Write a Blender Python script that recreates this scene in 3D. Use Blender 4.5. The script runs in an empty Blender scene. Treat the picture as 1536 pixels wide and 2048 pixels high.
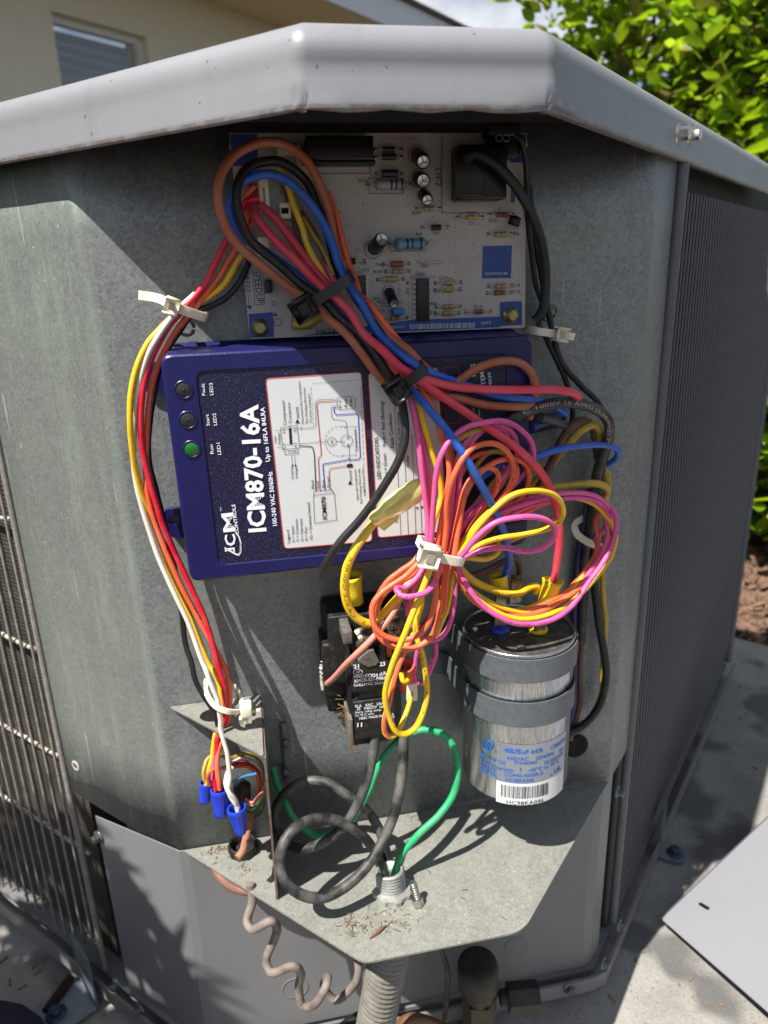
import bpy, bmesh, math, random
from math import sin, cos, pi, radians, sqrt, atan2
from mathutils import Vector, Matrix, Quaternion
random.seed(7)
S = bpy.context.scene
COL = S.collection
V = Vector

# ------------------------------------------------------------------ camera
YAW, PITCH, ROLL, FPX = radians(10.415), radians(18.736), radians(-1.738), 1463.1
CAM = V((0, -0.45, 0))
Fw = V((sin(YAW)*cos(PITCH), cos(YAW)*cos(PITCH), -sin(PITCH)))
R0 = V((cos(YAW), -sin(YAW), 0)); U0 = R0.cross(Fw)
Rt = R0*cos(ROLL) + U0*sin(ROLL); Up = -R0*sin(ROLL) + U0*cos(ROLL)
cd = bpy.data.cameras.new('camera'); cam = bpy.data.objects.new('camera', cd); COL.objects.link(cam)
m = Matrix((Rt, Up, -Fw)).transposed().to_4x4(); m.translation = CAM
cam.matrix_world = m
cd.sensor_fit = 'VERTICAL'; cd.sensor_height = 36; cd.lens = FPX*36/2048
cd.clip_start = 0.01; cd.clip_end = 400
cd.dof.use_dof = True; cd.dof.focus_distance = 0.405; cd.dof.aperture_fstop = 10.5
S.camera = cam
# ------------------------------------------------------------------ light
SA, SB = 1.52, 2.92            # sun travels (SA, 1, -SB)
sd = V((SA, 1, -SB)).normalized()
sl = bpy.data.lights.new('sun', 'SUN'); sl.energy = 5.0; sl.angle = radians(0.53); sl.color = (1, .955, .89)
so = bpy.data.objects.new('sun', sl); COL.objects.link(so)
so.rotation_mode = 'QUATERNION'; so.rotation_quaternion = (-sd).to_track_quat('Z', 'Y'); so.location = (-3, -3, 6)
W = bpy.data.worlds.new('World'); S.world = W; W.use_nodes = True
wn = W.node_tree; wn.nodes.clear()
def nn(t, k, **kw):
    n = t.nodes.new(k)
    for a, b in kw.items(): setattr(n, a, b)
    return n
sky = nn(wn, 'ShaderNodeTexSky', sky_type='NISHITA', sun_disc=False)
sky.sun_elevation = math.asin(-sd.z); sky.sun_rotation = atan2(-sd.x, -sd.y)
sky.air_density = 1.0; sky.dust_density = .6; sky.ozone_density = 1.5
tc = nn(wn, 'ShaderNodeTexCoord'); mp = nn(wn, 'ShaderNodeMapping'); mp.inputs['Scale'].default_value = (1, 1, 2.2); mp.inputs['Location'].default_value = (3, .2, 1)
cn = nn(wn, 'ShaderNodeTexNoise'); cn.inputs['Scale'].default_value = 2.6; cn.inputs['Detail'].default_value = 8; cn.inputs['Roughness'].default_value = .55
cr = nn(wn, 'ShaderNodeValToRGB'); cr.color_ramp.elements[0].position = .47; cr.color_ramp.elements[1].position = .62
mx = nn(wn, 'ShaderNodeMix', data_type='RGBA'); mx.inputs[7].default_value = (9.0, 9.3, 9.8, 1)
bg = nn(wn, 'ShaderNodeBackground'); bg.inputs[1].default_value = .05
wo = nn(wn, 'ShaderNodeOutputWorld')
L_ = wn.links.new
L_(tc.outputs['Generated'], mp.inputs[0]); L_(mp.outputs[0], cn.inputs['Vector']); L_(cn.outputs[0], cr.inputs[0])
L_(cr.outputs[0], mx.inputs[0]); L_(sky.outputs[0], mx.inputs[6]); L_(mx.outputs[2], bg.inputs[0]); L_(bg.outputs[0], wo.inputs[0])
S.view_settings.view_transform = 'Standard'; S.view_settings.look = 'None'
S.view_settings.exposure = 0.98; S.view_settings.gamma = 1; S.view_settings.use_curve_mapping = False
S.cycles.max_bounces = 6; S.cycles.use_denoising = True

# ------------------------------------------------------------------ measuring helpers: photo direction meets a real plane
def ray(p): return Fw + Rt*((p[0]-768)/FPX) - Up*((p[1]-1024)/FPX)
def onY(p, y):
    v = ray(p); return CAM + v*((y-CAM.y)/v.y)
def onZ(p, z):
    v = ray(p); return CAM + v*((z-CAM.z)/v.z)
def onP(p, pt, n):
    v = ray(p); n = V(n); return CAM + v*((V(pt)-CAM).dot(n)/v.dot(n))
def tr(x0, y0, s): return lambda x, y: (x0+x*s, y0+y*s)
T1 = tr(420, 220, .45573); T2 = tr(260, 620, .41667); T3 = tr(620, 660, .44271); T5 = tr(300, 1330, .41667)
T6 = tr(0, 1300, .3653); T81 = tr(400, 250, .2149); T82 = tr(820, 800, .27995); T83 = tr(660, 1080, .1953)
T84 = tr(340, 1340, .19534); T85 = tr(620, 1160, .17582); TL = tr(0, 300, .48828); B1 = tr(420, 1640, .53385); B2 = tr(1100, 1200, .41406)
T87 = tr(900, 1240, .234375)
PX = tr(0, 0, 1)

# ------------------------------------------------------------------ materials
def lin(c):
    if isinstance(c, str):
        c = c.lstrip('#'); c = [int(c[i:i+2], 16)/255 for i in (0, 2, 4)]
        c = [x/12.92 if x <= .04045 else ((x+.055)/1.055)**2.4 for x in c]
    return (c[0], c[1], c[2], 1)
MATS = {}
def mat(name, c, rough=.5, metal=0, c2=None, nscale=60, lo=.4, hi=.65, bump=0, bscale=300, coat=0, sss=0, spec=.5, trans=0, detail=4, stretch=(1, 1, 1), alpha=1):
    if name in MATS: return MATS[name]
    M = bpy.data.materials.new(name); M.use_nodes = True; t = M.node_tree
    b = t.nodes['Principled BSDF']
    b.inputs['Base Color'].default_value = lin(c); b.inputs['Roughness'].default_value = rough; b.inputs['Metallic'].default_value = metal
    b.inputs['Coat Weight'].default_value = coat; b.inputs['Specular IOR Level'].default_value = spec
    b.inputs['Transmission Weight'].default_value = trans; b.inputs['Alpha'].default_value = alpha
    if sss: b.inputs['Subsurface Weight'].default_value = sss; b.inputs['Subsurface Radius'].default_value = (.004, .003, .002); b.inputs['Subsurface Scale'].default_value = 1
    tcn = nn(t, 'ShaderNodeTexCoord'); mpn = nn(t, 'ShaderNodeMapping'); mpn.inputs['Scale'].default_value = stretch
    t.links.new(tcn.outputs['Object'], mpn.inputs[0])
    if c2 is not None:
        n = nn(t, 'ShaderNodeTexNoise'); n.inputs['Scale'].default_value = nscale; n.inputs['Detail'].default_value = detail; n.inputs['Roughness'].default_value = .65
        r = nn(t, 'ShaderNodeValToRGB'); r.color_ramp.elements[0].position = lo; r.color_ramp.elements[1].position = hi
        r.color_ramp.elements[0].color = lin(c); r.color_ramp.elements[1].color = lin(c2)
        t.links.new(mpn.outputs[0], n.inputs['Vector']); t.links.new(n.outputs[0], r.inputs[0]); t.links.new(r.outputs[0], b.inputs['Base Color'])
    if bump:
        n = nn(t, 'ShaderNodeTexNoise'); n.inputs['Scale'].default_value = bscale; n.inputs['Detail'].default_value = 5
        k = nn(t, 'ShaderNodeBump'); k.inputs['Strength'].default_value = bump; k.inputs['Distance'].default_value = .001
        t.links.new(mpn.outputs[0], n.inputs['Vector']); t.links.new(n.outputs[0], k.inputs['Height']); t.links.new(k.outputs[0], b.inputs['Normal'])
    MATS[name] = M; return M
def mixrgb(t, fac, a, b, mode='MIX'):
    x = nn(t, 'ShaderNodeMix', data_type='RGBA', blend_type=mode)
    for i, v in ((0, fac), (6, a), (7, b)):
        if hasattr(v, 'links'): t.links.new(v, x.inputs[i])
        else: x.inputs[i].default_value = v
    return x.outputs[2]
def noise(t, vec, sc, det=4, rough=.6):
    n = nn(t, 'ShaderNodeTexNoise'); n.inputs['Scale'].default_value = sc; n.inputs['Detail'].default_value = det; n.inputs['Roughness'].default_value = rough
    t.links.new(vec, n.inputs['Vector']); return n.outputs[0]
def ramp(t, v, a, b, ca=(0, 0, 0, 1), cb=(1, 1, 1, 1)):
    r = nn(t, 'ShaderNodeValToRGB'); r.color_ramp.elements[0].position = a; r.color_ramp.elements[1].position = b
    r.color_ramp.elements[0].color = ca; r.color_ramp.elements[1].color = cb
    t.links.new(v, r.inputs[0]); return r.outputs[0]
def mth(t, op, a, b=0):
    n = nn(t, 'ShaderNodeMath', operation=op)
    for i, v in ((0, a), (1, b)):
        if hasattr(v, 'links'): t.links.new(v, n.inputs[i])
        else: n.inputs[i].default_value = v
    return n.outputs[0]
def galv(name, base, dark, chalk, metal=.35, rough=.5, fold=False, dirt=None):
    M = bpy.data.materials.new(name); M.use_nodes = True; t = M.node_tree; b = t.nodes['Principled BSDF']
    tcn = nn(t, 'ShaderNodeTexCoord'); o = tcn.outputs['Object']
    vo = nn(t, 'ShaderNodeTexVoronoi'); vo.inputs['Scale'].default_value = 520
    w = nn(t, 'ShaderNodeVectorMath', operation='ADD'); nz = nn(t, 'ShaderNodeTexNoise'); nz.inputs['Scale'].default_value = 260
    sc = nn(t, 'ShaderNodeVectorMath', operation='SCALE'); sc.inputs['Scale'].default_value = .006
    t.links.new(o, nz.inputs['Vector']); t.links.new(nz.outputs['Color'], sc.inputs[0]); t.links.new(o, w.inputs[0]); t.links.new(sc.outputs[0], w.inputs[1])
    t.links.new(w.outputs[0], vo.inputs['Vector'])
    sep = nn(t, 'ShaderNodeSeparateColor'); t.links.new(vo.outputs['Color'], sep.inputs[0])
    c = mixrgb(t, ramp(t, sep.outputs[0], 0.0, 1.0), lin(dark), lin(base))
    c = mixrgb(t, mth(t, 'MULTIPLY', ramp(t, noise(t, o, 700, 3),   .57, .64), .42), c, lin('#2b2d33'))
    c = mixrgb(t, mth(t, 'MULTIPLY', ramp(t, noise(t, o, 9, 5), .45, .75), .32), c, lin(chalk))
    mpn = nn(t, 'ShaderNodeMapping'); mpn.inputs['Scale'].default_value = (1, 1, .22); t.links.new(o, mpn.inputs[0])
    if fold:   # chalky oxide streaks running down beside the left bend
        sx = nn(t, 'ShaderNodeSeparateXYZ'); t.links.new(o, sx.inputs[0])
        d = mth(t, 'ABSOLUTE', mth(t, 'ADD', sx.outputs[0], .1705))
        g = mth(t, 'SUBTRACT', 1, mth(t, 'MULTIPLY', d, 210)); g = nn(t, 'ShaderNodeClamp').outputs[0] if False else g
        cl = nn(t, 'ShaderNodeClamp'); t.links.new(g, cl.inputs[0])
        c = mixrgb(t, mth(t, 'MULTIPLY', cl.outputs[0], mth(t, 'ADD', .15, mth(t, 'MULTIPLY', ramp(t, noise(t, mpn.outputs[0], 60, 5), .35, .65), .6))), c, lin(chalk))
        lf = mth(t, 'LESS_THAN', sx.outputs[0], -.168)
        c = mixrgb(t, mth(t, 'MULTIPLY', lf, mth(t, 'MULTIPLY', ramp(t, noise(t, mpn.outputs[0], 42, 6, .7), .52, .72), .55)), c, lin(chalk))
        c = mixrgb(t, mth(t, 'MULTIPLY', lf, ramp(t, noise(t, o, 210, 3, .7), .68, .72)), c, lin('#c3c8c4'))
        c = mixrgb(t, mth(t, 'MULTIPLY', lf, .40), c, lin('#6c756b'))
    mp2 = nn(t, 'ShaderNodeMapping'); mp2.inputs['Scale'].default_value = (1, 1, .05); t.links.new(o, mp2.inputs[0])
    c = mixrgb(t, mth(t, 'MULTIPLY', ramp(t, noise(t, mp2.outputs[0], 70, 4, .6), .55, .72), .28), c, lin(chalk))
    for ang in (.6, -1.1):
        mp3 = nn(t, 'ShaderNodeMapping'); mp3.inputs['Rotation'].default_value = (0, ang, 0); mp3.inputs['Scale'].default_value = (1, 1, .03); t.links.new(o, mp3.inputs[0])
        c = mixrgb(t, mth(t, 'MULTIPLY', ramp(t, noise(t, mp3.outputs[0], 420, 2, .4), .735, .75), .5), c, lin('#b9bcbc'))
    if dirt: c = mixrgb(t, mth(t, 'MULTIPLY', ramp(t, noise(t, o, 60, 7, .75), .45, .75), .6), c, lin(dirt))
    t.links.new(c, b.inputs['Base Color'])
    b.inputs['Metallic'].default_value = metal
    rr = mth(t, 'ADD', rough, mth(t, 'MULTIPLY', sep.outputs[1], .18)); t.links.new(rr, b.inputs['Roughness'])
    k = nn(t, 'ShaderNodeBump'); k.inputs['Strength'].default_value = .25; k.inputs['Distance'].default_value = .0004
    t.links.new(noise(t, o, 500, 4), k.inputs['Height']); t.links.new(k.outputs[0], b.inputs['Normal'])
    return M
def wiremat(name, c, rough=.38, prnt=None, dust='#a39c90', dfac=.16):
    if name in MATS: return MATS[name]
    M = bpy.data.materials.new(name); M.use_nodes = True; t = M.node_tree; b = t.nodes['Principled BSDF']
    tcn = nn(t, 'ShaderNodeTexCoord'); o = tcn.outputs['Object']
    c0 = lin(c); dk = tuple(x*.72 for x in c0[:3])+(1,)
    cc = mixrgb(t, mth(t, 'MULTIPLY', ramp(t, noise(t, o, 90, 4), .4, .75), .45), c0, dk)
    if dust: cc = mixrgb(t, mth(t, 'MULTIPLY', ramp(t, noise(t, o, 70, 5, .6), .42, .72), dfac), cc, lin(dust))
    if prnt:
        sx = nn(t, 'ShaderNodeSeparateXYZ'); t.links.new(tcn.outputs['UV'], sx.inputs[0])
        band = mth(t, 'LESS_THAN', mth(t, 'ABSOLUTE', mth(t, 'SUBTRACT', mth(t, 'FRACT', mth(t, 'MULTIPLY', sx.outputs[1], 2)), .4)), .13)
        cx = nn(t, 'ShaderNodeCombineXYZ'); t.links.new(mth(t, 'MULTIPLY', sx.outputs[0], 1.0), cx.inputs[0]); t.links.new(mth(t, 'MULTIPLY', sx.outputs[1], .01), cx.inputs[1])
        pr = mth(t, 'MULTIPLY', ramp(t, noise(t, cx.outputs[0], 900, 2, .8), .5, .54), ramp(t, noise(t, cx.outputs[0], 45, 1), .47, .5))
        cc = mixrgb(t, mth(t, 'MULTIPLY', mth(t, 'MULTIPLY', band, pr), .8), cc, lin(prnt))
    t.links.new(cc, b.inputs['Base Color']); b.inputs['Roughness'].default_value = rough
    rr = mth(t, 'ADD', rough-.08, mth(t, 'MULTIPLY', noise(t, o, 300, 3), .3)); t.links.new(rr, b.inputs['Roughness'])
    k = nn(t, 'ShaderNodeBump'); k.inputs['Strength'].default_value = .12; k.inputs['Distance'].default_value = .0006
    t.links.new(noise(t, o, 180, 3), k.inputs['Height']); t.links.new(k.outputs[0], b.inputs['Normal'])
    MATS[name] = M; return M

m_galv = galv('galvanised_back', '#868a89', '#707473', '#a0a9a0', metal=.34, rough=.42, fold=True)
m_shelf = galv('galvanised_shelf', '#868780', '#777871', '#97978f', metal=.15, rough=.55, dirt='#66645a')
m_paint = mat('grey_enamel', '#727270', .36, 0, '#797977', 8, .3, .8, bump=.06, bscale=900)
m_lid = mat('lid_grey_enamel', '#7b7c80', .36, 0, '#828387', 9, .35, .8, bump=.05, bscale=500)
def specks(M, col='#4a453f', sc=300, lo=.745, hi=.76):
    t = M.node_tree; bs = t.nodes['Principled BSDF']; src = bs.inputs['Base Color'].links[0].from_socket; o = nn(t, 'ShaderNodeTexCoord').outputs['Object']
    t.links.new(mixrgb(t, mth(t, 'MULTIPLY', ramp(t, noise(t, o, sc, 2, .4), lo, hi), .8), src, lin(col)), bs.inputs['Base Color'])
specks(m_lid); specks(m_paint)
def ledge(M, z):
    t = M.node_tree; bs = t.nodes['Principled BSDF']; src = bs.inputs['Base Color'].links[0].from_socket; o = nn(t, 'ShaderNodeTexCoord').outputs['Object']; sx = nn(t, 'ShaderNodeSeparateXYZ'); t.links.new(o, sx.inputs[0])
    m_ = mth(t, 'MULTIPLY', mth(t, 'LESS_THAN', sx.outputs[2], z), ramp(t, noise(t, o, 120, 4, .7), .40, .55)); c = mixrgb(t, mth(t, 'MULTIPLY', m_, .6), src, lin('#5f4f45'))
    mpn = nn(t, 'ShaderNodeMapping'); mpn.inputs['Scale'].default_value = (1, 1, .12); t.links.new(o, mpn.inputs[0])
    c = mixrgb(t, mth(t, 'MULTIPLY', ramp(t, noise(t, mpn.outputs[0], 55, 5, .7), .55, .75), .22), c, lin('#5d5b57'))
    t.links.new(c, bs.inputs['Base Color'])
    r = mth(t, 'ADD', .30, mth(t, 'MULTIPLY', noise(t, o, 25, 6, .7), .22)); t.links.new(r, bs.inputs['Roughness'])
ledge(m_lid, .6866+.0002)
m_paintd = mat('base_grey_enamel', '#6c6c6d', .42, 0, '#737374', 12, .4, .8, bump=.06, bscale=900)
m_black = mat('black_plastic', '#0b0b0c', .42, 0, '#171718', 90, .5, .8, bump=.1, bscale=500)
m_blackd = mat('dusty_black_plastic', '#0d0d0e', .55, 0, '#3a3630', 260, .52, .78, bump=.2, bscale=600)
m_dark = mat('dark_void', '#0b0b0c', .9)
m_chrome = mat('zinc_plate', '#c4c2ba', .28, 1, '#8d8a7e', 400, .5, .8)
m_steel = mat('dull_steel', '#73777b', .42, .7, '#5a5c5d', 200, .4, .8)
m_wht = mat('nylon_white', '#ddd6c2', .45, 0, '#d0c8b0', 60, .4, .8, sss=.3)
m_nut = mat('blue_nut_plastic', '#2743c8', .35, 0, '#1f36a8', 80, .4, .8)
m_text = mat('white_print', '#e6e7ee', .5)
m_ink = mat('black_print', '#16161a', .6)

# ------------------------------------------------------------------ mesh building
WL = {}
class MB:
    def __init__(s): s.v = []; s.f = []; s.uv = {}; s.sm = []
    def add(s, vs, fs, smooth=False, uvs=None):
        o = len(s.v); s.v += [V(v) for v in vs]
        for i, f in enumerate(fs):
            s.f.append([o+k for k in f]); s.sm.append(smooth)
            if uvs: s.uv[len(s.f)-1] = uvs[i]
        return s
    def hexa(s, a):   # 8 corners: bottom/back 0-3 then 4-7
        return s.add(a, [(0, 3, 2, 1), (4, 5, 6, 7), (0, 1, 5, 4), (1, 2, 6, 5), (2, 3, 7, 6), (3, 0, 4, 7)])
    def box(s, lo, hi):
        (a, b, c), (d, e, f) = lo, hi
        return s.hexa([(a, b, c), (d, b, c), (d, e, c), (a, e, c), (a, b, f), (d, b, f), (d, e, f), (a, e, f)])
    def rbox(s, lo, hi, r=.001):   # box with chamfered edges
        bm = bmesh.new(); lo, hi = V(lo), V(hi)
        bmesh.ops.create_cube(bm, size=1)
        for v in bm.verts: v.co = V([(lo[i]+hi[i])/2+v.co[i]*(hi[i]-lo[i]) for i in range(3)])
        bmesh.ops.bevel(bm, geom=bm.edges[:], offset=r, segments=2, affect='EDGES', profile=.6)
        bm.verts.ensure_lookup_table()
        s.add([v.co for v in bm.verts], [[v.index for v in f.verts] for f in bm.faces], True); bm.free(); return s
    def obb(s, c, ax, ay, az):
        c, ax, ay, az = V(c), V(ax), V(ay), V(az)
        return s.hexa([c-ax-ay-az, c+ax-ay-az, c+ax+ay-az, c-ax+ay-az, c-ax-ay+az, c+ax-ay+az, c+ax+ay+az, c-ax+ay+az])
    def prism(s, pts, off, smooth=False):   # polygon (3D pts) extruded by vector
        n = len(pts); pts = [V(p) for p in pts]; off = V(off)
        s.add(pts+[p+off for p in pts], [list(range(n))[::-1], [n+i for i in range(n)]]+[(i, (i+1) % n, n+(i+1) % n, n+i) for i in range(n)], smooth); return s
    def cyl(s, p0, p1, r0, r1=None, n=16, caps=True, smooth=True):
        if r1 is None: r1 = r0
        p0, p1 = V(p0), V(p1); a = (p1-p0).normalized(); e = a.orthogonal().normalized(); g = a.cross(e)
        ring = lambda p, r: [p+(e*cos(2*pi*i/n)+g*sin(2*pi*i/n))*r for i in range(n)]
        s.add(ring(p0, r0)+ring(p1, r1), [(i, (i+1) % n, n+(i+1) % n, n+i) for i in range(n)], smooth)
        if caps: s.add(ring(p0, r0), [list(range(n))[::-1]]); s.add(ring(p1, r1), [list(range(n))])
        return s
    def lathe(s, o, ax, prof, n=24, smooth=True):   # prof list (r, h)
        o = V(o); a = V(ax).normalized(); e = a.orthogonal().normalized(); g = a.cross(e)
        vs = [o+a*h+(e*cos(2*pi*i/n)+g*sin(2*pi*i/n))*r for r, h in prof for i in range(n)]
        s.add(vs, [(j*n+i, j*n+(i+1) % n, (j+1)*n+(i+1) % n, (j+1)*n+i) for j in range(len(prof)-1) for i in range(n)], smooth); return s
    def tube(s, pts, r, n=10, caps=True, rr=None):
        pts = [V(p) for p in pts]; N = len(pts); vs = []; nrm = None; L = 0; ls = []
        for i, p in enumerate(pts):
            t = (pts[min(i+1, N-1)]-pts[max(i-1, 0)]).normalized()
            if nrm is None: nrm = t.orthogonal().normalized()
            nrm = (nrm-t*nrm.dot(t)).normalized(); b = t.cross(nrm)
            if i: L += (p-pts[i-1]).length
            ls.append(L); q = rr[i] if rr else r
            vs += [p+(nrm*cos(2*pi*k/n)+b*sin(2*pi*k/n))*q for k in range(n)]
        fs = []; uv = []
        for i in range(N-1):
            for k in range(n):
                fs.append((i*n+k, i*n+(k+1) % n, (i+1)*n+(k+1) % n, (i+1)*n+k))
                uv.append([(ls[i], k/n), (ls[i], (k+1)/n), (ls[i+1], (k+1)/n), (ls[i+1], k/n)])
        s.add(vs, fs, True, uv)
        if caps: s.add(vs[:n], [list(range(n))[::-1]]); s.add(vs[-n:], [list(range(n))])
        return s
    def mesh(s, name, off):
        me = bpy.data.meshes.new(name); me.from_pydata([v-off for v in s.v], [], s.f)
        if s.uv:
            ul = me.uv_layers.new(name='UVMap').data
            for pi_, p in enumerate(me.polygons):
                u = s.uv.get(pi_)
                if u:
                    for k, li in enumerate(p.loop_indices): ul[li].uv = u[k]
        me.polygons.foreach_set('use_smooth', s.sm); me.update(); return me
    def build(s, name, m, parent=None):
        off = WL.get(parent.name, V((0, 0, 0))) if parent else V((0, 0, 0))
        me = s.mesh(name, off); me.materials.append(m)
        o = bpy.data.objects.new(name, me); COL.objects.link(o)
        if parent: o.parent = parent
        WL[o.name] = off
        return o
def thing(name, label, cat, loc=(0, 0, 0), group=None):
    o = bpy.data.objects.new(name, None); COL.objects.link(o); o.location = loc; o.empty_display_size = .01
    WL[o.name] = V(loc); o['label'] = label; o['category'] = cat
    if group: o['group'] = group
    return o
def tag(o, label, cat, group=None):
    o['label'] = label; o['category'] = cat
    if group: o['group'] = group
    return o
def struct(o, k='structure'): o['kind'] = k; return o
def spline(P, k=7):
    P = [V(p) for p in P]
    if len(P) < 3: return P
    Q = [P[0]*2-P[1]]+P+[P[-1]*2-P[-2]]; out = []
    for i in range(1, len(Q)-2):
        p0, p1, p2, p3 = Q[i-1:i+3]
        t1 = max((p1-p0).length, 1e-6)**.5; t2 = max((p2-p1).length, 1e-6)**.5; t3 = max((p3-p2).length, 1e-6)**.5
        m1 = (p2-p1) + ((p1-p0)/t1 - (p2-p0)/(t1+t2))*t2; m2 = (p2-p1) + ((p3-p2)/t3 - (p3-p1)/(t2+t3))*t2
        for j in range(k):
            t = j/k; a = t*t*t; b = t*t
            out.append(p1*(2*a-3*b+1)+m1*(a-2*b+t)+p2*(-2*a+3*b)+m2*(a-b))
    out.append(P[-1]); return out
# lettering
_tc = {}
def glyphs(s, bold=0.0, res=2):
    k = (s, bold)
    if k in _tc: return _tc[k]
    cu = bpy.data.curves.new('t', 'FONT'); cu.body = s; cu.size = 1; cu.resolution_u = res; cu.offset = bold; cu.fill_mode = 'FRONT'
    ob = bpy.data.objects.new('t', cu); me = ob.to_mesh()
    vs = [v.co.copy() for v in me.vertices]; fs = [tuple(p.vertices) for p in me.polygons]
    ob.to_mesh_clear(); bpy.data.objects.remove(ob); bpy.data.curves.remove(cu)
    x0 = min((v.x for v in vs), default=0); x1 = max((v.x for v in vs), default=1)
    _tc[k] = (vs, fs, x0, x1); return _tc[k]
def text(mb, s, p0, p1, h, proj, bold=0.0):
    """baseline from p0 to p1 (photo px), cap height h px, laid on the surface proj() gives"""
    vs, fs, x0, x1 = glyphs(s, bold)
    A, B = proj(p0), proj(p1); d = V((p1[0]-p0[0], p1[1]-p0[1])).normalized(); C = proj((p0[0]+d.y*h, p0[1]-d.x*h))
    e1 = B-A; e2 = C-A; e2 = e2-e1*(e2.dot(e1)/e1.dot(e1))
    mb.add([A+e1*((v.x-x0)/(x1-x0))+e2*(v.y/.72) for v in vs], fs)
def strip(mb, pts, w, proj, close=False):
    if close: pts = list(pts)+[pts[0]]
    for a, b in zip(pts[:-1], pts[1:]):
        A, B = proj(a), proj(b); d = V((b[0]-a[0], b[1]-a[1]))
        if d.length < 1e-6: continue
        d.normalize(); n = (d.y*w/2, -d.x*w/2); e = (d.x*w*.3, d.y*w*.3)
        q = [(a[0]-n[0]-e[0], a[1]-n[1]-e[1]), (b[0]-n[0]+e[0], b[1]-n[1]+e[1]), (b[0]+n[0]+e[0], b[1]+n[1]+e[1]), (a[0]+n[0]-e[0], a[1]+n[1]-e[1])]
        mb.add([proj(x) for x in q], [(0, 1, 2, 3)])
def rquad(P, r, k=5):   # rounded polygon from 3D/2D corner points
    P = [V(p) for p in P]; out = []; n = len(P)
    for i in range(n):
        a, b, c = P[i-1], P[i], P[(i+1) % n]; u = (a-b).normalized()*r; w = (c-b).normalized()*r
        for j in range(k+1):
            t = j/k; out.append((b+u)*(1-t)**2+b*2*t*(1-t)+(b+w)*t*t)
    return out

# ================================================================== SETTING
ZG = -.627; ZS = -.4012
LD = V((-1, 1, 0)).normalized(); RD = V((1, 1, 0)).normalized()
CL, CR = -.0815, .2612       # left side plane x+y=CL, right side plane x-y=CR
m_mulch = mat('mulch_soil', '#21160f', .9, 0, '#43301f', 40, .35, .7, bump=1, bscale=60)
b = MB(); b.add([(-60, -60, ZG-.1), (60, -60, ZG-.1), (60, 60, ZG-.1), (-60, 60, ZG-.1)], [(0, 1, 2, 3)])
struct(b.build('ground', m_mulch))
# concrete pad
def concrete():
    M = bpy.data.materials.new('pad_concrete'); M.use_nodes = True; t = M.node_tree; bs = t.nodes['Principled BSDF']
    o = nn(t, 'ShaderNodeTexCoord').outputs['Object']
    c = mixrgb(t, ramp(t, noise(t, o, 22, 8, .7), .3, .7), lin('#7c7a75'), lin('#96938c'))
    c = mixrgb(t, mth(t, 'MULTIPLY', ramp(t, noise(t, o, 700, 3), .62, .66), .8), c, lin('#b5b2a8'))
    c = mixrgb(t, mth(t, 'MULTIPLY', ramp(t, noise(t, o, 400, 3), .60, .68), .7), c, lin('#45423c'))
    c = mixrgb(t, mth(t, 'MULTIPLY', ramp(t, noise(t, o, 10, 2, .4), .56, .61), .7), c, lin('#454546'))
    t.links.new(c, bs.inputs['Base Color']); bs.inputs['Roughness'].default_value = .85
    k = nn(t, 'ShaderNodeBump'); k.inputs['Strength'].default_value = .6; k.inputs['Distance'].default_value = .002
    t.links.new(noise(t, o, 260, 6, .7), k.inputs['Height']); t.links.new(k.outputs[0], bs.inputs['Normal']); return M
m_conc = concrete()
pe0, pe1 = onZ((1440, 1268), ZG), onZ((1560, 1298), ZG)
ed = (pe1-pe0).normalized(); far = pe0-ed*1.1; near = pe0+ed*1.6; inn = V((-ed.y, ed.x, 0)); inn = -inn if inn.y > 0 else inn
b = MB(); b.prism([p for p in (far, near, near+inn*1.38, far+inn*1.38)], (0, 0, -.09)); struct(b.build('concrete_pad', m_conc))
# mulch chips
m_chip = mat('bark_chip', '#4e3a2e', .85, 0, '#7a5f4c', 50, .3, .7)
b = MB()
for i in range(1400):
    p = onZ((random.uniform(1380, 1600), random.uniform(960, 1300)), ZG-.09)
    if (p-pe0).dot(inn) > -.01 or p.y > 4.5: continue
    q = Quaternion((random.random()-.5, random.random()-.5, random.random()*3, random.random()+.5)).normalized()
    l = random.uniform(.012, .035); w = random.uniform(.004, .012)
    b.obb(p+V((0, 0, random.uniform(0, .03))), q @ V((l, 0, 0)), q @ V((0, w, 0)), q @ V((0, 0, .003)))
struct(b.build('wood_mulch', m_chip), 'stuff')

# ---- house
m_stucco = mat('beige_stucco', '#dcd6c4', .9, 0, '#e3ddcc', 20, .3, .8, bump=1, bscale=45)
m_soffit = mat('soffit_cream', '#ead9ac', .7, 0, '#eedeb4', 8, .3, .8)
m_fascia = mat('fascia_white', '#d7d9db', .45, 0, '#cfd2d5', 8, .3, .8)
m_roof = mat('roof_shingle', '#6b6258', .9, 0, '#575049', 40, .3, .8)
m_vframe = mat('window_vinyl', '#dcdcd8', .4)
m_slat = mat('blind_slat', '#dfe6ee', .5)
m_glass = mat('window_glass', '#5a6b7a', .04, 0, spec=.9, alpha=.22)
K = 5.0; hn = V((1, -1, 0)).normalized(); hp = V((-K, 0, 0))
def wp(p, o=0): return onP(p, hp+hn*o, (1, -1, 0))
Wv = V((1, 1, 0)).normalized()
def wuv(P): return (P-hp).dot(Wv), P.z
house = thing('house', 'beige stucco house with cream soffit and a blinded window, behind the condenser', 'house', (-K/2, K/2, ZG-.1))
tl = wuv(wp((103, 30)))[0]; trr = wuv(wp((292, 66)))[0]; zt = (wp((103, 30)).z+wp((292, 66)).z)/2; zb = zt-1.05
zeave = wp((472, 23)).z
def HP(u, z, o=0): return hp+Wv*u+hn*o+V((0, 0, z))
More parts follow.
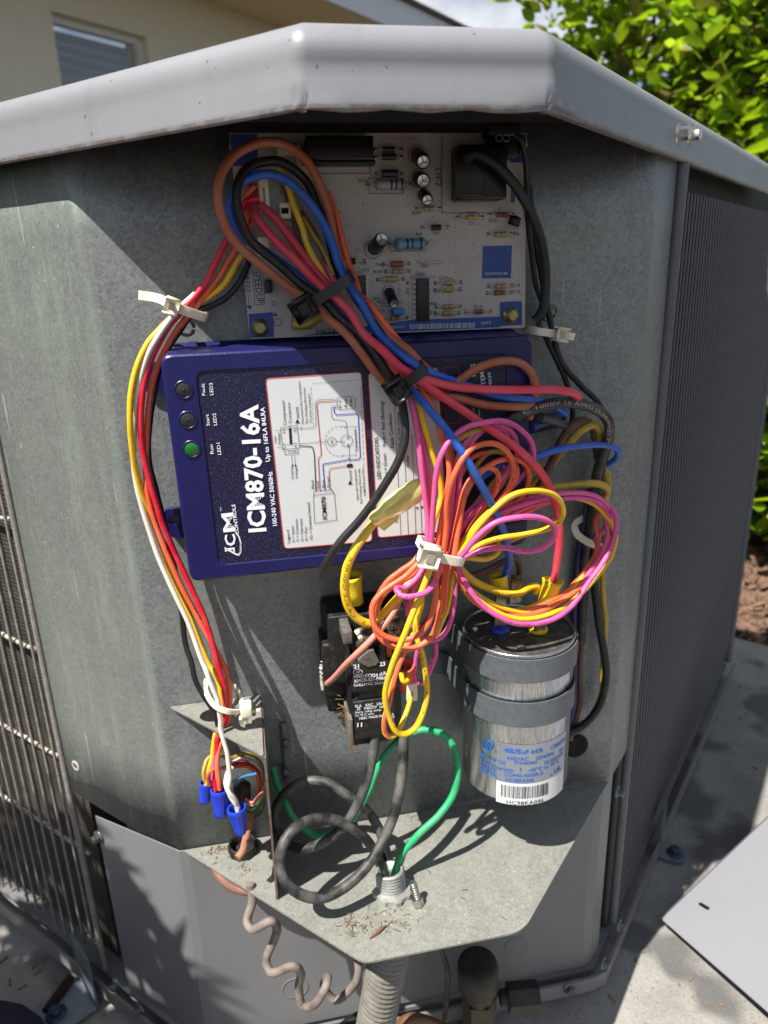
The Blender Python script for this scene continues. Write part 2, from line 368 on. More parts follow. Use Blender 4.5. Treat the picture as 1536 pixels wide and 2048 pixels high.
def hbox(mb, u0, u1, z0, z1, o0, o1):
    mb.hexa([HP(u0, z0, o0), HP(u1, z0, o0), HP(u1, z0, o1), HP(u0, z0, o1), HP(u0, z1, o0), HP(u1, z1, o0), HP(u1, z1, o1), HP(u0, z1, o1)])
b = MB(); u0, u1 = -3.5, 12.5; zt0 = ZG-.1
hbox(b, u0, tl, zt0, zeave+.1, -.2, 0); hbox(b, trr, u1, zt0, zeave+.1, -.2, 0); hbox(b, tl, trr, zt0, zb, -.2, 0); hbox(b, tl, trr, zt, zeave+.1, -.2, 0)
b.build('wall', m_stucco, house)
b = MB(); hbox(b, tl-.04, trr+.04, zb-.06, zb-.002, -.02, .03); b.build('sill', m_stucco, house)
b = MB(); hbox(b, u0-.4, u1+.5, zeave, zeave+.02, -.3, .60); b.build('soffit', m_soffit, house)
b = MB(); hbox(b, u0-.4, u1+.52, zeave-.02, zeave+.17, .60, .63); b.build('fascia', m_fascia, house)
b = MB(); b.hexa([HP(u0-.5, zeave+.175, .66), HP(u1+.6, zeave+.175, .66), HP(u1+.6, zeave+1.5, -3), HP(u0-.5, zeave+1.5, -3), HP(u0-.5, zeave+.20, .66), HP(u1+.6, zeave+.20, .66), HP(u1+.6, zeave+1.53, -3), HP(u0-.5, zeave+1.53, -3)]); b.build('roof', m_roof, house)
b = MB(); fw = .035
hbox(b, tl, tl+fw, zb, zt, -.10, -.05); hbox(b, trr-fw, trr, zb, zt, -.10, -.05); hbox(b, tl+fw, trr-fw, zt-fw, zt, -.10, -.05); hbox(b, tl+fw, trr-fw, zb, zb+fw, -.10, -.05); hbox(b, tl+fw, trr-fw, (zb+zt)/2-.015, (zb+zt)/2+.015, -.10, -.052)
wf = b.build('window', m_vframe, house)
b = MB(); hbox(b, tl+fw, trr-fw, zb+fw, zt-fw, -.09, -.086); b.build('pane', m_glass, wf)
z = zb+.05
while z < zt-.05:
    b = MB(); b.hexa([HP(tl+fw+.01, z, -.12), HP(trr-fw-.01, z, -.12), HP(trr-fw-.01, z+.05, -.135), HP(tl+fw+.01, z+.05, -.135), HP(tl+fw+.01, z+.003, -.117), HP(trr-fw-.01, z+.003, -.117), HP(trr-fw-.01, z+.053, -.132), HP(tl+fw+.01, z+.053, -.132)])
    b.build('blind_slat', m_slat, wf); z += .05

# ---- shrubs
def leafmat(name, c, c2, tw=.35):
    M = bpy.data.materials.new(name); M.use_nodes = True; t = M.node_tree; bs = t.nodes['Principled BSDF']; out = t.nodes['Material Output']
    oi = nn(t, 'ShaderNodeObjectInfo'); g = nn(t, 'ShaderNodeNewGeometry')
    o = nn(t, 'ShaderNodeTexCoord').outputs['Object']
    c_ = mixrgb(t, ramp(t, mth(t, 'FRACT', mth(t, 'ADD', oi.outputs['Random'], g.outputs['Random Per Island'])), 0, 1), lin(c), lin(c2))
    c_ = mixrgb(t, mth(t, 'MULTIPLY', ramp(t, noise(t, o, 30, 4), .5, .7), .3), c_, lin('#8c7a3a'))
    t.links.new(c_, bs.inputs['Base Color']); bs.inputs['Roughness'].default_value = .38
    tl_ = nn(t, 'ShaderNodeBsdfTranslucent'); t.links.new(mixrgb(t, .5, c_, lin('#a8c81e')), tl_.inputs[0])
    ms = nn(t, 'ShaderNodeMixShader'); ms.inputs[0].default_value = tw
    t.links.new(bs.outputs[0], ms.inputs[1]); t.links.new(tl_.outputs[0], ms.inputs[2]); t.links.new(ms.outputs[0], out.inputs[0]); return M
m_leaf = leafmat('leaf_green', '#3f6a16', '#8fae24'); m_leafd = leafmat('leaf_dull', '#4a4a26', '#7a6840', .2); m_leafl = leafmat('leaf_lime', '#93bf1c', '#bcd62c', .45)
m_bark = mat('bark', '#4a382a', .9, 0, '#6a5542', 60, .3, .8, bump=.5, bscale=100)
def leafshape(l, w, curl, fold):
    vs = []; fs = []; n = 6
    for i in range(n+1):
        t = i/n; ww = w*(sin(pi*min(1, t**.75))**.8)*.5+.0004; y = l*t; zz = curl*l*sin(t*1.6)**2
        vs += [V((-ww, y, zz+fold*ww)), V((0, y, zz)), V((ww, y, zz+fold*ww))]
    for i in range(n):
        a = i*3; fs += [(a, a+1, a+4, a+3), (a+1, a+2, a+5, a+4)]
    return vs, fs
LS = [leafshape(.085, .045, -.15, .25), leafshape(.07, .042, .12, .2), leafshape(.095, .048, -.3, .35), leafshape(.06, .034, .05, .15)]
lmesh = []
for i, (vs, fs) in enumerate(LS):
    for mm in (m_leaf, m_leafl, m_leafd):
        b = MB(); b.add(vs, fs, True); me = b.mesh('leaf', V((0, 0, 0))); me.materials.append(mm); lmesh.append(me)
def randq(): 
    return Quaternion((0, 0, 1), random.uniform(0, 2*pi)) @ Quaternion((1, 0, 0), random.uniform(-.5, 1.1)) @ Quaternion((0, 1, 0), random.uniform(-.8, .8))
def shrub(label, cen, rad, nobj, nstuff, group, front, sc=1.0, topgaps=True):
    base = V((cen[0], cen[1], ZG-.1)); t = thing('shrub', label, 'shrub', base, group)
    for k in range(7):
        a = random.uniform(0, 2*pi); p = [base+V((cos(a)*.04, sin(a)*.04, 0))]
        for j in range(1, 6):
            f = j/5; p.append(V((cen[0]+cos(a)*rad[0]*.75*f+random.uniform(-.04, .04), cen[1]+sin(a)*rad[1]*.75*f, base.z+(cen[2]+rad[2]*.8-base.z)*f)))
        b = MB(); sp = spline(p, 4); b.tube(sp, .01, 6, rr=[.016*(1-.8*i/len(sp)) for i in range(len(sp))]); b.build('branch', m_bark, t)
    def place():
        while True:
            u = V((random.uniform(-1, 1), random.uniform(-1, 1), random.uniform(-1, 1)))
            r = u.length
            if .55 < r < 1.0: break
        n = V((sin(u.x*7+cen[0])*cos(u.z*6), 0, 0)).x*.12
        return V((cen[0]+u.x*rad[0]*(1+n), cen[1]+u.y*rad[1]*(1+n), cen[2]+u.z*rad[2]*(1+n))), u
    for k in range(nobj):
        for _ in range(60):
            p, u = place()
            if u.dot(front) > .25: break
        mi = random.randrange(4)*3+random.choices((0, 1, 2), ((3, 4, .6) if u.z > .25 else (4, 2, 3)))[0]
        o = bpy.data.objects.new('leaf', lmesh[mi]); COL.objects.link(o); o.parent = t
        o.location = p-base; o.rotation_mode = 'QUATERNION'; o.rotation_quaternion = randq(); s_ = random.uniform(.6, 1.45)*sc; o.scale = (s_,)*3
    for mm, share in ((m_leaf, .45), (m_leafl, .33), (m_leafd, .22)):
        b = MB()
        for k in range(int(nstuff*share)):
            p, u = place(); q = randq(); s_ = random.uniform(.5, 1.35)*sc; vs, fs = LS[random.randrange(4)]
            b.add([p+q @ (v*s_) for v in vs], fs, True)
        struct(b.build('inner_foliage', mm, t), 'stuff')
frontv = V((-.55, -.8, .1)).normalized()
G = 'shrubs of the hedge behind the condenser'
shrub('tall shrub with glossy lime leaves whose crown tops the lid against the sky', (1.90, 2.45, .93), (.76, .5, .52), 280, 3600, G, frontv, .95)
shrub('shrub of mixed olive and lime leaves at the upper right, beside the lid corner', (2.05, 1.95, .62), (.62, .55, .78), 280, 4200, G, frontv, .9)
lc = CAM+ray((1600, 800))*1.75
shrub('lower shrub with broad green leaves showing right of the dark coil guard', (lc.x, lc.y, lc.z+.06), (.34, .34, .44), 270, 3000, G, frontv, .9)
shrub('shaded shrub closing the hedge beyond the far end of the coil', (2.6, 2.75, .45), (.7, .7, .95), 60, 3600, G, frontv, 1.2)

# ================================================================== CONDENSER CABINET
ac = thing('air_conditioner', 'grey outdoor condenser unit with its corner cover off and the control box open', 'air conditioner', (.09, .3, ZG))
LEN = .62
# folded galvanised sheet (left face, back wall, right flange)
ft, fb = onY((146, 417), 0), onY((361, 1684), 0)
def foldx(z): return ft.x+(fb.x-ft.x)*(z-ft.z)/(fb.z-ft.z)
LE = V((-.1687, .0862, 0))
rt_, rb_ = onY((1316, 320), 0), onY((1240, 1300), 0)
def foldr(z): return rt_.x+(rb_.x-rt_.x)*(z-rt_.z)/(rb_.z-rt_.z)
zlist = [ZS-.0005, -.33, -.26, -.19, -.12, -.05, .02, .075]
def sheet_section(z):
    fx = foldx(z); fr = foldr(z); out = []
    out += [V((LE.x, LE.y, z)), V((LE.x+.03, LE.y-.03+.0006*0, z)), V((LE.x+.06, LE.y-.06, z))]
    for p in spline([V((fx-.006, .006, z)), V((fx, .0008, z)), V((fx+.007, 0, z))], 4): out.append(p)
    for k in range(1, 12): x = fx+.007+(fr-.010-fx-.007)*k/12; out.append(V((x, 0.0006*sin(k*1.3+z*9), z)))
    for p in spline([V((fr-.008, 0, z)), V((fr, .0008, z)), V((fr+.005, .0055, z))], 4): out.append(p)
    out.append(V((fr+.034, .0345, z))); out.append(V((fr+.0345, .0385, z)))
    return out
b = MB(); secs = [sheet_section(z) for z in zlist]; n = len(secs[0])
b.add([p for s_ in secs for p in s_], [(j*n+i, j*n+i+1, (j+1)*n+i+1, (j+1)*n+i) for j in range(len(secs)-1) for i in range(n-1)], True)
back = b.build('control_box_panel', m_galv, ac)
sol = back.modifiers.new('thickness', 'SOLIDIFY'); sol.thickness = .0012; sol.offset = -1
sol.offset = 1 if False else -1
# shelf
fl, fr_ = onZ((727, 1926), ZS), onZ((1047, 1862), ZS)
poly = [V((foldx(ZS)+.001, -.001, ZS)), V((fl.x, fl.y, ZS)), V((fr_.x, fr_.y, ZS)), V((CR-.001, -.001, ZS))]
def rc(P, radii, k=5):
    out = []; n = len(P)
    for i in range(n):
        a, b_, c = P[i-1], P[i], P[(i+1) % n]; r = radii[i]
        if r == 0: out.append(b_); continue
        u = (a-b_).normalized()*r; w = (c-b_).normalized()*r
        for j in range(k+1): t = j/k; out.append((b_+u)*(1-t)**2+b_*2*t*(1-t)+(b_+w)*t*t)
    return out
b = MB(); b.prism(rc(poly, [0, .006, .010, 0]), (0, 0, -.0014)); shelf = b.build('shelf', m_shelf, ac)
# little upper shelf and divider plate
zt2 = onY((522, 1388), 0).z
xp = onZ((552, 1798), ZS).x; yp = onZ((552, 1798), ZS).y
tipx = onY((338, 1404), 0).x
yp2 = onZ((527, 1512), zt2); 
hc = onZ(T84(500, 450), zt2)   # wire hole
outer = rc([V((tipx, -.001, zt2)), V((yp2.x, yp2.y, zt2)), V((yp2.x+.0005, -.001, zt2))], [.002, .002, 0])
def holed(mb, outer, hcen, rx, ry, th, n=24):
    hole = [hcen+V((cos(2*pi*i/n)*rx, sin(2*pi*i/n)*ry, 0)) for i in range(n)]
    bm = bmesh.new(); ov = [bm.verts.new(p) for p in outer]; hv = [bm.verts.new(p) for p in hole]
    es = [bm.edges.new((L[i], L[(i+1) % len(L)])) for L in (ov, hv) for i in range(len(L))]
    bmesh.ops.triangle_fill(bm, use_beauty=True, use_dissolve=False, edges=es)
    r = bmesh.ops.extrude_face_region(bm, geom=bm.faces[:]); 
    for v in [g for g in r['geom'] if isinstance(g, bmesh.types.BMVert)]: v.co.z -= th
    bmesh.ops.recalc_face_normals(bm, faces=bm.faces[:]); bm.verts.index_update()
    mb.add([v.co.copy() for v in bm.verts], [[v.index for v in f.verts] for f in bm.faces]); bm.free()
b = MB(); holed(b, outer, hc, .0125, .0085, .0012); b.build('upper_bracket', m_shelf, ac)
b = MB(); xd = yp2.x
b.hexa([(xp, yp-.001, ZS+.0003), (xp+.0014, yp-.001, ZS+.0003), (xp+.0014, -.001, ZS+.0003), (xp, -.001, ZS+.0003), (xd, yp2.y, zt2-.0014), (xd+.0014, yp2.y, zt2-.0014), (xd+.0014, -.001, zt2-.0014), (xd, -.001, zt2-.0014)])
m_rust = mat('rusty_galvanised', '#77736a', .7, .2, '#7c523c', 220, .45, .6, bump=.3)
b.build('divider_plate', m_rust, ac)
# ground lug bracket and knockouts
m_olive = galv('galvanised_dark', '#6a6c68', '#55574f', '#83857c', metal=.3)
b = MB(); p0, p1 = onY((560, 1448), -.003), onY((581, 1570), -.003); b.rbox((p0.x, -.004, p1.z), (p1.x+.001, -.0008, p0.z), .0008); b.build('lug_bracket', m_steel, ac)
for q in ((571, 1488), (571, 1548)):
    c = onY(q, -.006); b = MB(); b.lathe(c+V((0, .003, 0)), (0, -1, 0), [(0, .0035), (.0018, .0035), (.0028, .0028), (.003, .001), (.003, 0)], 12); b.build('lug_screw', m_steel, ac)
for q, r in (((890, 1310), .0022), ((1152, 1492), .0078)):
    c = onY(q, -.001); b = MB(); b.lathe(c, (0, -1, 0), [(0, .0004), (r*.7, .0004), (r, .001), (r*1.25, .0012), (r*1.3, 0)], 16); b.build('grommet', m_dark, ac)
# lid: formed profile swept round the corner
DL = -.130
A = onY((598, 216), DL); Bq = onY((1105, 230), DL); zl = (A.z+Bq.z)/2
prof = [(-.006, .0012), (-.0012, .0004), (0, .0), (.0006, .0012), (.0004, .004), (0, .008), (-.0006, .0115), (-.0010, .0150), (-.0008, .0180), (-.0001, .0205), (-.0005, .0240), (-.0018, .0270), (-.0042, .0298), (-.0080, .0318), (-.0130, .0330), (-.04, .0345)]
flat = [(-.006, .0012), (-.0012, .0004), (0, .0), (.0006, .0012), (.0004, .004), (0, .008), (-.0002, .0115), (-.0006, .0150), (-.0006, .0180), (-.0006, .0205), (-.0010, .0240), (-.0022, .0270), (-.0045, .0298), (-.0085, .0318), (-.0135, .0330), (-.04, .0345)]
path = []   # (point, outward normal, facetness)
nL = V((-1, -1, 0)).normalized(); nF = V((0, -1, 0)); nR = V((1, -1, 0)).normalized()
A2 = V((A.x, DL, 0)); B2_ = V((Bq.x, DL, 0))
def arc(C, n0, n1, r, k=6):
    # rounded corner of radius r about corner C (outward normals n0 -> n1)
    c = C-(n0+n1)/(1+n0.dot(n1))*r
    out = []
    for j in range(k+1):
        a = atan2(n0.y, n0.x)+((atan2(n1.y, n1.x)-atan2(n0.y, n0.x)))*j/k; nv = V((cos(a), sin(a), 0)); out.append((c+nv*r, nv))
    return out
path += [(A2+LD*LEN*(1-k/14)+nL*0, nL, 0) for k in range(14)]
path += [(p, n_, j/6) for j, (p, n_) in enumerate(arc(A2, nL, nF, .011))]
for k in range(1, 10): path.append((A2.lerp(B2_, .1+.8*k/10), nF, 1))
path += [(p, n_, 1-j/6) for j, (p, n_) in enumerate(arc(B2_, nF, nR, .009))]
path += [(B2_+RD*LEN*((k+1)/14), nR, 0) for k in range(14)]
b = MB(); rows = []
for i, (p, n_, fct) in enumerate(path):
    row = []
    for k, (o, z_) in enumerate(prof):
        o2 = o*fct+flat[k][0]*(1-fct)
        dent = 0
        if k >= 1 and k < 5 and .0 < fct < 1: dent = -.0016*abs(sin(i*2.4+k*.9))
        row.append(V((p.x, p.y, 0))+n_*(o2+dent)+V((0, 0, zl+z_+.0006*sin(i*1.7)*(1 if k < 3 and fct > 0 else 0))))
    rows.append(row)
npf = len(prof)
b.add([q for r_ in rows for q in r_], [(i*npf+k, (i+1)*npf+k, (i+1)*npf+k+1, i*npf+k+1) for i in range(len(rows)-1) for k in range(npf-1)], True)
# top plate
cen = V((.09, .30, zl+.055)); ring = [r_[-1] for r_ in rows]; backc = A2+LD*LEN; q2 = B2_+RD*LEN
last = V((.09, q2.y+.42, zl+.0345)); top = ring+[last]
b.add(top+[cen], [(i, (i+1) % len(top), len(top)) for i in range(len(top))], True)
lid = b.build('lid', m_lid, ac)
# flat underside panel that closes the lid above the coils
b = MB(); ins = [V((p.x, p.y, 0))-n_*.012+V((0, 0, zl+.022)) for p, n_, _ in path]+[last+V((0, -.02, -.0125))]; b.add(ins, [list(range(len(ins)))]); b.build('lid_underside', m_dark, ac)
# bolts on lid
def hexbolt(c, n, r, h, mt, parent, name='bolt', washer=True, n6=6):
    n = V(n).normalized(); b = MB()
    if washer: b.lathe(c, n, [(0, h*.18), (r*1.5, h*.18), (r*1.55, 0)], 18)
    b.cyl(c+n*h*.18, c+n*h*.9, r, r*.98, 6, smooth=False); b.lathe(c+n*h*.9, n, [(r*.98, 0), (r*.8, h*.12), (0, h*.14)], 6, False)
    return b.build(name, mt, parent)
for q in ((1358, 268), (1380, 268)):
    c = onP(q, B2_, (1, -1, 0)); hexbolt(c-nR*.001, nR, .0042, .008, m_chrome, ac, 'lid_bolt')
c = onY((884, 52), -.10); b = MB(); b.cyl(c+V((0, 0, -.006)), c+V((0, 0, .0015)), .0012, .0001, 8); b.build('screw_tip', m_steel, ac)
# lower painted panels
m1 = m_paintd
zb0 = -.600
b = MB(); lx = LE.x+.02; 
P_ = [V((lx, CL-lx+.002, ZS-.008-.006)), V((foldx(ZS)-.002, .0022, ZS-.0022)), V((foldx(ZS)+.0045, .0006, ZS-.0022)), V((CR-.012, .0006, ZS-.0022)), V((CR-.004, .0022, ZS-.0022)), V((CR+.010, .0132, ZS+.014))]
n = len(P_); Q_ = [V((p.x, p.y, zb0+.0)) for p in P_]
Q_[0] = V((lx, P_[0].y, zb0)); b.add(P_+Q_, [(i, i+1, n+i+1, n+i) for i in range(n-1)], False)
lp = b.build('lower_panel', m1, ac); so_ = lp.modifiers.new('thickness', 'SOLIDIFY'); so_.thickness = .001
bv = lp.modifiers.new('bevel', 'BEVEL'); bv.width = .002; bv.segments = 3
for q in ((1032, 1892), (590, 1975)):   # pressed knockouts
    c = onY(q, 0); b = MB(); b.lathe(c, (0, -1, 0), [(0, .0003), (.0095, .0003), (.0101, .0009), (.0108, .0009), (.0114, -.0006)], 28); b.build('knockout', m1, ac)
# base pan rim
def rimrow(z0, z1, off, mb):
    pts = [V((-.0815, 0, 0))+LD*LEN+nL*off, V((-.0815, 0, 0))+nL*off, V((-.078, -off, 0)), V((CR-.008, -off, 0)), V((CR, .0, 0))+nR*off, V((CR, 0, 0))+RD*LEN+nR*off]
    return [V((p.x, p.y, z)) for z in (z0, z1) for p in pts]
vo_ = rimrow(-.617, -.602, .012, b); vi_ = rimrow(-.617, -.602, .0095, b)
b = MB(); n = 6
b.add(vo_+vi_, [(i, i+1, n+i+1, n+i) for i in range(5)]+[(2*n+i, 3*n+i, 3*n+i+1, 2*n+i+1) for i in range(5)]+[(n+i, n+i+1, 3*n+i+1, 3*n+i) for i in range(5)]+[(i, 2*n+i, 2*n+i+1, i+1) for i in range(5)])
rim = b.build('base_rim', m_paint, ac)
b = MB(); pan = [V((-.0815, 0, 0))+LD*LEN, V((-.0815, 0, 0)), V((CR, 0, 0)), V((CR, 0, 0))+RD*LEN, V((.09, .95, 0))]
b.prism([V((p.x, p.y, -.6105)) for p in pan], (0, 0, .004)); b.build('base_pan', m_paintd, ac)
for q in ((1138, 1975),):
    c = onY(q, -.0125); hexbolt(c, (0, -1, 0), .0036, .006, m_steel, ac, 'base_screw')
for q in ((1238, 1850), (1206, 1926)):
    c = onP(q, V((CR, 0, 0))+nR*.0125, (1, -1, 0)); hexbolt(c, nR, .0034, .006, m_steel, ac, 'base_screw')
for q in ((198, 1673),): c = onP(q, V((CL, 0, 0)), (1, 1, 0)); hexbolt(c, nL, .0036, .006, m_steel, ac, 'panel_screw')
for q in ((234, 1968), (281, 2018)): c = onP(q, V((CL, 0, 0))+nL*.0125, (1, 1, 0)); hexbolt(c, nL, .0034, .006, m_steel, ac, 'base_screw')
c = onP((1234, 1583), V((CR, 0, 0)), (1, -1, 0)); hexbolt(c, nR, .0034, .006, m_steel, ac, 'panel_screw')
# rust-rimmed screw hole in left face
c = onP((153, 1531), V((CL, 0, 0)), (1, 1, 0))+nL*.0004; b = MB(); b.lathe(c, nL, [(0, -.0), (.0022, .0001), (.0026, .0009), (.0044, .0009), (.005, 0)], 16); b.build('screw_hole', mat('bright_zinc', '#b9b6aa', .5, .4), ac)
b = MB(); b.lathe(c+nL*.0002, nL, [(0, .0003), (.0023, .0003)], 12); b.build('screw_hole_rust', mat('rust_dark', '#57301f', .9), ac)
# right coil with guard, its shade put into darker wire and fin colours
m_guard = mat('guard_wire_shaded', '#56585b', .5, .1, '#616366', 100, .4, .8)
def finmat(name, c, c2, ang):
    M = mat(name, c, .75, 0, c2, 50, .4, .7, bump=.3, bscale=300); return M
m_fin = finmat('coil_fin_shaded', '#0f0f10', '#1a1715', 0); m_finl = finmat('coil_fin_brown', '#26231f', '#403a32', 0)
def finrelief(M, pitch):
    t = M.node_tree; bs = t.nodes['Principled BSDF']; o = nn(t, 'ShaderNodeTexCoord').outputs['Object']; sx = nn(t, 'ShaderNodeSeparateXYZ'); t.links.new(o, sx.inputs[0])
    f = mth(t, 'ABSOLUTE', mth(t, 'SUBTRACT', mth(t, 'FRACT', mth(t, 'MULTIPLY', mth(t, 'ADD', sx.outputs[2], mth(t, 'MULTIPLY', noise(t, o, 60, 2), .002)), 1/pitch)), .5))
    k = nn(t, 'ShaderNodeBump'); k.inputs['Strength'].default_value = .9; k.inputs['Distance'].default_value = .0012; t.links.new(f, k.inputs['Height']); t.links.new(k.outputs[0], bs.inputs['Normal'])
finrelief(m_finl, .0036)
z0c, z1c = -.600, zl+.015
s0 = .062
b = MB(); o_ = V((CR, 0, 0))-nR*.016
b.hexa([o_+RD*s0+V((0, 0, z0c)), o_+RD*LEN+V((0, 0, z0c)), o_+RD*LEN-nR*.03+V((0, 0, z0c)), o_+RD*s0-nR*.03+V((0, 0, z0c)), o_+RD*s0+V((0, 0, z1c)), o_+RD*LEN+V((0, 0, z1c)), o_+RD*LEN-nR*.03+V((0, 0, z1c)), o_+RD*s0-nR*.03+V((0, 0, z1c))])
b.build('coil', m_fin, ac)
# wires
zw0 = -.585
b = MB(); b.cyl(V((0, 0, zw0)), V((0, 0, zl-.016)), .0011, n=6, caps=False); wme = b.mesh('guard_wire', V((0, 0, 0))); wme.materials.append(m_guard)
acl = WL[ac.name]
def inst(me, name, loc, parent, rot=None, scale=None):
    o = bpy.data.objects.new(name, me); COL.objects.link(o); o.parent = parent; o.location = loc-WL[parent.name]
    if rot is not None: o.rotation_mode = 'QUATERNION'; o.rotation_quaternion = rot
    if scale: o.scale = scale
    return o
s_ = .061; k = 0
while s_ < LEN-.004:
    o = inst(wme, 'guard_wire', V((CR, 0, 0))+RD*s_-nR*.001, ac); s_ += .0100
    o.rotation_euler = (0, 0, 0)
b = MB(); pp = V((CR, 0, 0))+RD*.0525; b.cyl(pp+V((0, 0, zb0)), pp+V((0, 0, zl)), .0045, n=14); b.build('corner_post', m_guard, ac)
b = MB(); pp = V((CR, 0, 0))+RD*.0455-nR*.006; b.cyl(pp+V((0, 0, zb0)), pp+V((0, 0, zl)), .004, n=10); b.build('corner_tube', mat('dark_rod', '#2a2a2c', .6), ac)
for zz, dz in ((.034, 0), (-.073, .0), (-.172, 0), (-.267, 0), (-.375, 0), (-.48, 0)):
    b = MB(); pts = [V((CR, 0, zz+random.uniform(-.0006, .0006)+.0005*sin(i)))+RD*(.055+(LEN-.06)*i/40)-nR*.003 for i in range(41)]; b.tube(pts, .0011, 6); b.build('guard_cross_wire', mat('cross_wire', '#58595b', .6), ac)
b = MB(); far_ = V((CR, 0, 0))+RD*(LEN-.002); b.cyl(far_+V((0, 0, zb0)), far_+V((0, 0, zl)), .006, n=10); b.build('corner_post', m_guard, ac)
# left coil with guard, in a paler wire grey for the sunlit side
b = MB(); o_ = V((CL, 0, 0))-nL*.014; s1 = .126
b.hexa([o_+LD*s1+V((0, 0, z0c)), o_+LD*LEN+V((0, 0, z0c)), o_+LD*LEN-nL*.03+V((0, 0, z0c)), o_+LD*s1-nL*.03+V((0, 0, z0c)), o_+LD*s1+V((0, 0, z1c)), o_+LD*LEN+V((0, 0, z1c)), o_+LD*LEN-nL*.03+V((0, 0, z1c)), o_+LD*s1-nL*.03+V((0, 0, z1c))])
b.build('coil', m_finl, ac)
m_guardl = mat('guard_wire_pale', '#7d7974', .42, .1, '#99948b', 160, .45, .75)
b = MB(); b.cyl(V((0, 0, -.588)), V((0, 0, zl-.004)), .0013, n=8); wml = b.mesh('guard_wire', V((0, 0, 0))); wml.materials.append(m_guardl)
s_ = .1376
while s_ < LEN: inst(wml, 'guard_wire', V((CL, 0, random.uniform(-.008, .004)))+LD*s_+nL*.001, ac); s_ += .0155
for zz in (-.17, -.278, -.377, -.468):
    b = MB(); pts = [V((CL, 0, zz+.0006*sin(i*2)))+LD*(.121+(LEN-.12)*i/30)-nL*.003 for i in range(31)]; b.tube(pts, .0019, 6); b.build('guard_cross_wire', mat('cross_wire_white', '#b3ad9f', .6, 0, '#6b6356', 250, .45, .55), ac)
b = MB(); pp = V((CL, 0, 0))+LD*.1268+nL*.0005; b.cyl(pp+V((0, 0, -.60)), pp+V((0, 0, zl)), .0026, n=12); b.build('corner_post', m_guardl, ac)

# ---- ground brackets
m_brk = mat('bracket_zinc', '#7f878e', .5, .5, '#5d6468', 90, .4, .8)
def bracket(label, c, d, w, l, mt, boltm, wall=True):
    d = V(d).normalized(); s = V((-d.y, d.x, 0)); t = thing('anchor_bracket', label, 'bracket', c, 'anchor brackets holding the unit to the pad')
    b = MB(); P = rc([c+s*w, c+s*w+d*l, c-s*w+d*l, c-s*w], [0, w*.8, w*.8, 0]); b.prism([p+V((0, 0, .003)) for p in P], (0, 0, .002)); 
    b.build('foot_plate', mt, t)
    if wall: b = MB(); b.hexa([c+s*w+V((0, 0, .003)), c-s*w+V((0, 0, .003)), c-s*w-d*.002+V((0, 0, .003)), c+s*w-d*.002+V((0, 0, .003)), c+s*w+V((0, 0, .06)), c-s*w+V((0, 0, .06)), c-s*w-d*.002+V((0, 0, .06)), c+s*w-d*.002+V((0, 0, .06))]); b.build('upright', mt, t)
    hexbolt(c+d*l*.55+V((0, 0, .005)), (0, 0, 1), .006, .007, boltm, t, 'anchor_bolt')
m_bblt = mat('anchor_blue', '#26394c', .5, .3, '#4c5c66', 200, .4, .8)
p = onZ((178, 1995), ZG); bracket('zinc anchor bracket with a slotted bolt, near the lower left corner', p, onZ((110, 2040), ZG)-p, .02, .052, m_brk, m_bblt)
p = onZ((1322, 1705), ZG); bracket('zinc anchor bracket with a blue bolt, on the pad right of the coil', p, onZ((1378, 1722), ZG)-p, .013, .026, m_brk, m_bblt)
b = MB(); a_, c_ = onZ((92, 2024), ZG+.007), onZ((142, 1955), ZG+.007); b.tube([a_.lerp(c_, k/5)+V((random.uniform(-.0007, .0007), 0, 0)) for k in range(6)], .0045, 7)
tag(b.build('twig', mat('twig_brown', '#22140d', .9, 0, '#35221a', 200, .4, .7, bump=.5)), 'dark brown stick lying on the pad beside the lower left bracket', 'twig')

# ---- removed cover lying on the pad
m_cov = mat('cover_white_enamel', '#797a7e', .42, 0, '#808185', 6, .3, .8, bump=.04, bscale=700)
zc = ZG+.016
c0 = onZ((1323, 1838), zc); cu_ = onZ((1560, 1613), zc+.05); cw_ = onZ((1560, 2048), zc+.01)
d1 = (cu_-c0).normalized(); d2 = (cw_-c0); d2 = (d2-d1*d2.dot(d1)*.15).normalized()
cov = thing('access_cover', 'removed pale grey sheet metal cover lying on the pad at the lower right', 'cover', c0)
nrm = d1.cross(d2).normalized(); nrm = nrm if nrm.z > 0 else -nrm
P = rc([c0, c0+d1*.46, c0+d1*.46+d2*.3, c0+d2*.3], [.003]*4)
slot = onP((1408, 1812), c0, nrm)
b = MB(); sdir = (onP((1416, 1817), c0, nrm)-slot).normalized(); spn = nrm.cross(sdir)
hole = [slot+sdir*((.0035 if cos(2*pi*i/16) > 0 else -.0035)+cos(2*pi*i/16)*.002)+spn*sin(2*pi*i/16)*.002 for i in range(16)]
bm = bmesh.new(); ov = [bm.verts.new(p) for p in P]; hv = [bm.verts.new(p) for p in hole]
es = [bm.edges.new((L[i], L[(i+1) % len(L)])) for L in (ov, hv) for i in range(len(L))]
bmesh.ops.triangle_fill(bm, use_beauty=True, use_dissolve=False, edges=es, normal=nrm); bm.verts.index_update()
r_ = bmesh.ops.extrude_face_region(bm, geom=bm.faces[:])
for v in [g for g in r_['geom'] if isinstance(g, bmesh.types.BMVert)]: v.co -= nrm*.001
bmesh.ops.recalc_face_normals(bm, faces=bm.faces[:]); bm.verts.index_update()
b.add([v.co.copy() for v in bm.verts], [[v.index for v in f.verts] for f in bm.faces]); bm.free()
b.build('cover_sheet', m_cov, cov)
specks(m_cov, '#7d7c78', 200, .72, .76)
b = MB(); q0 = c0+nrm*.0002; b.prism([q0, q0+d1*.46, q0+d1*.46-d2*.004-nrm*.005, q0-d2*.004-nrm*.005], nrm*.0009); b.build('folded_edge', m_cov, cov)
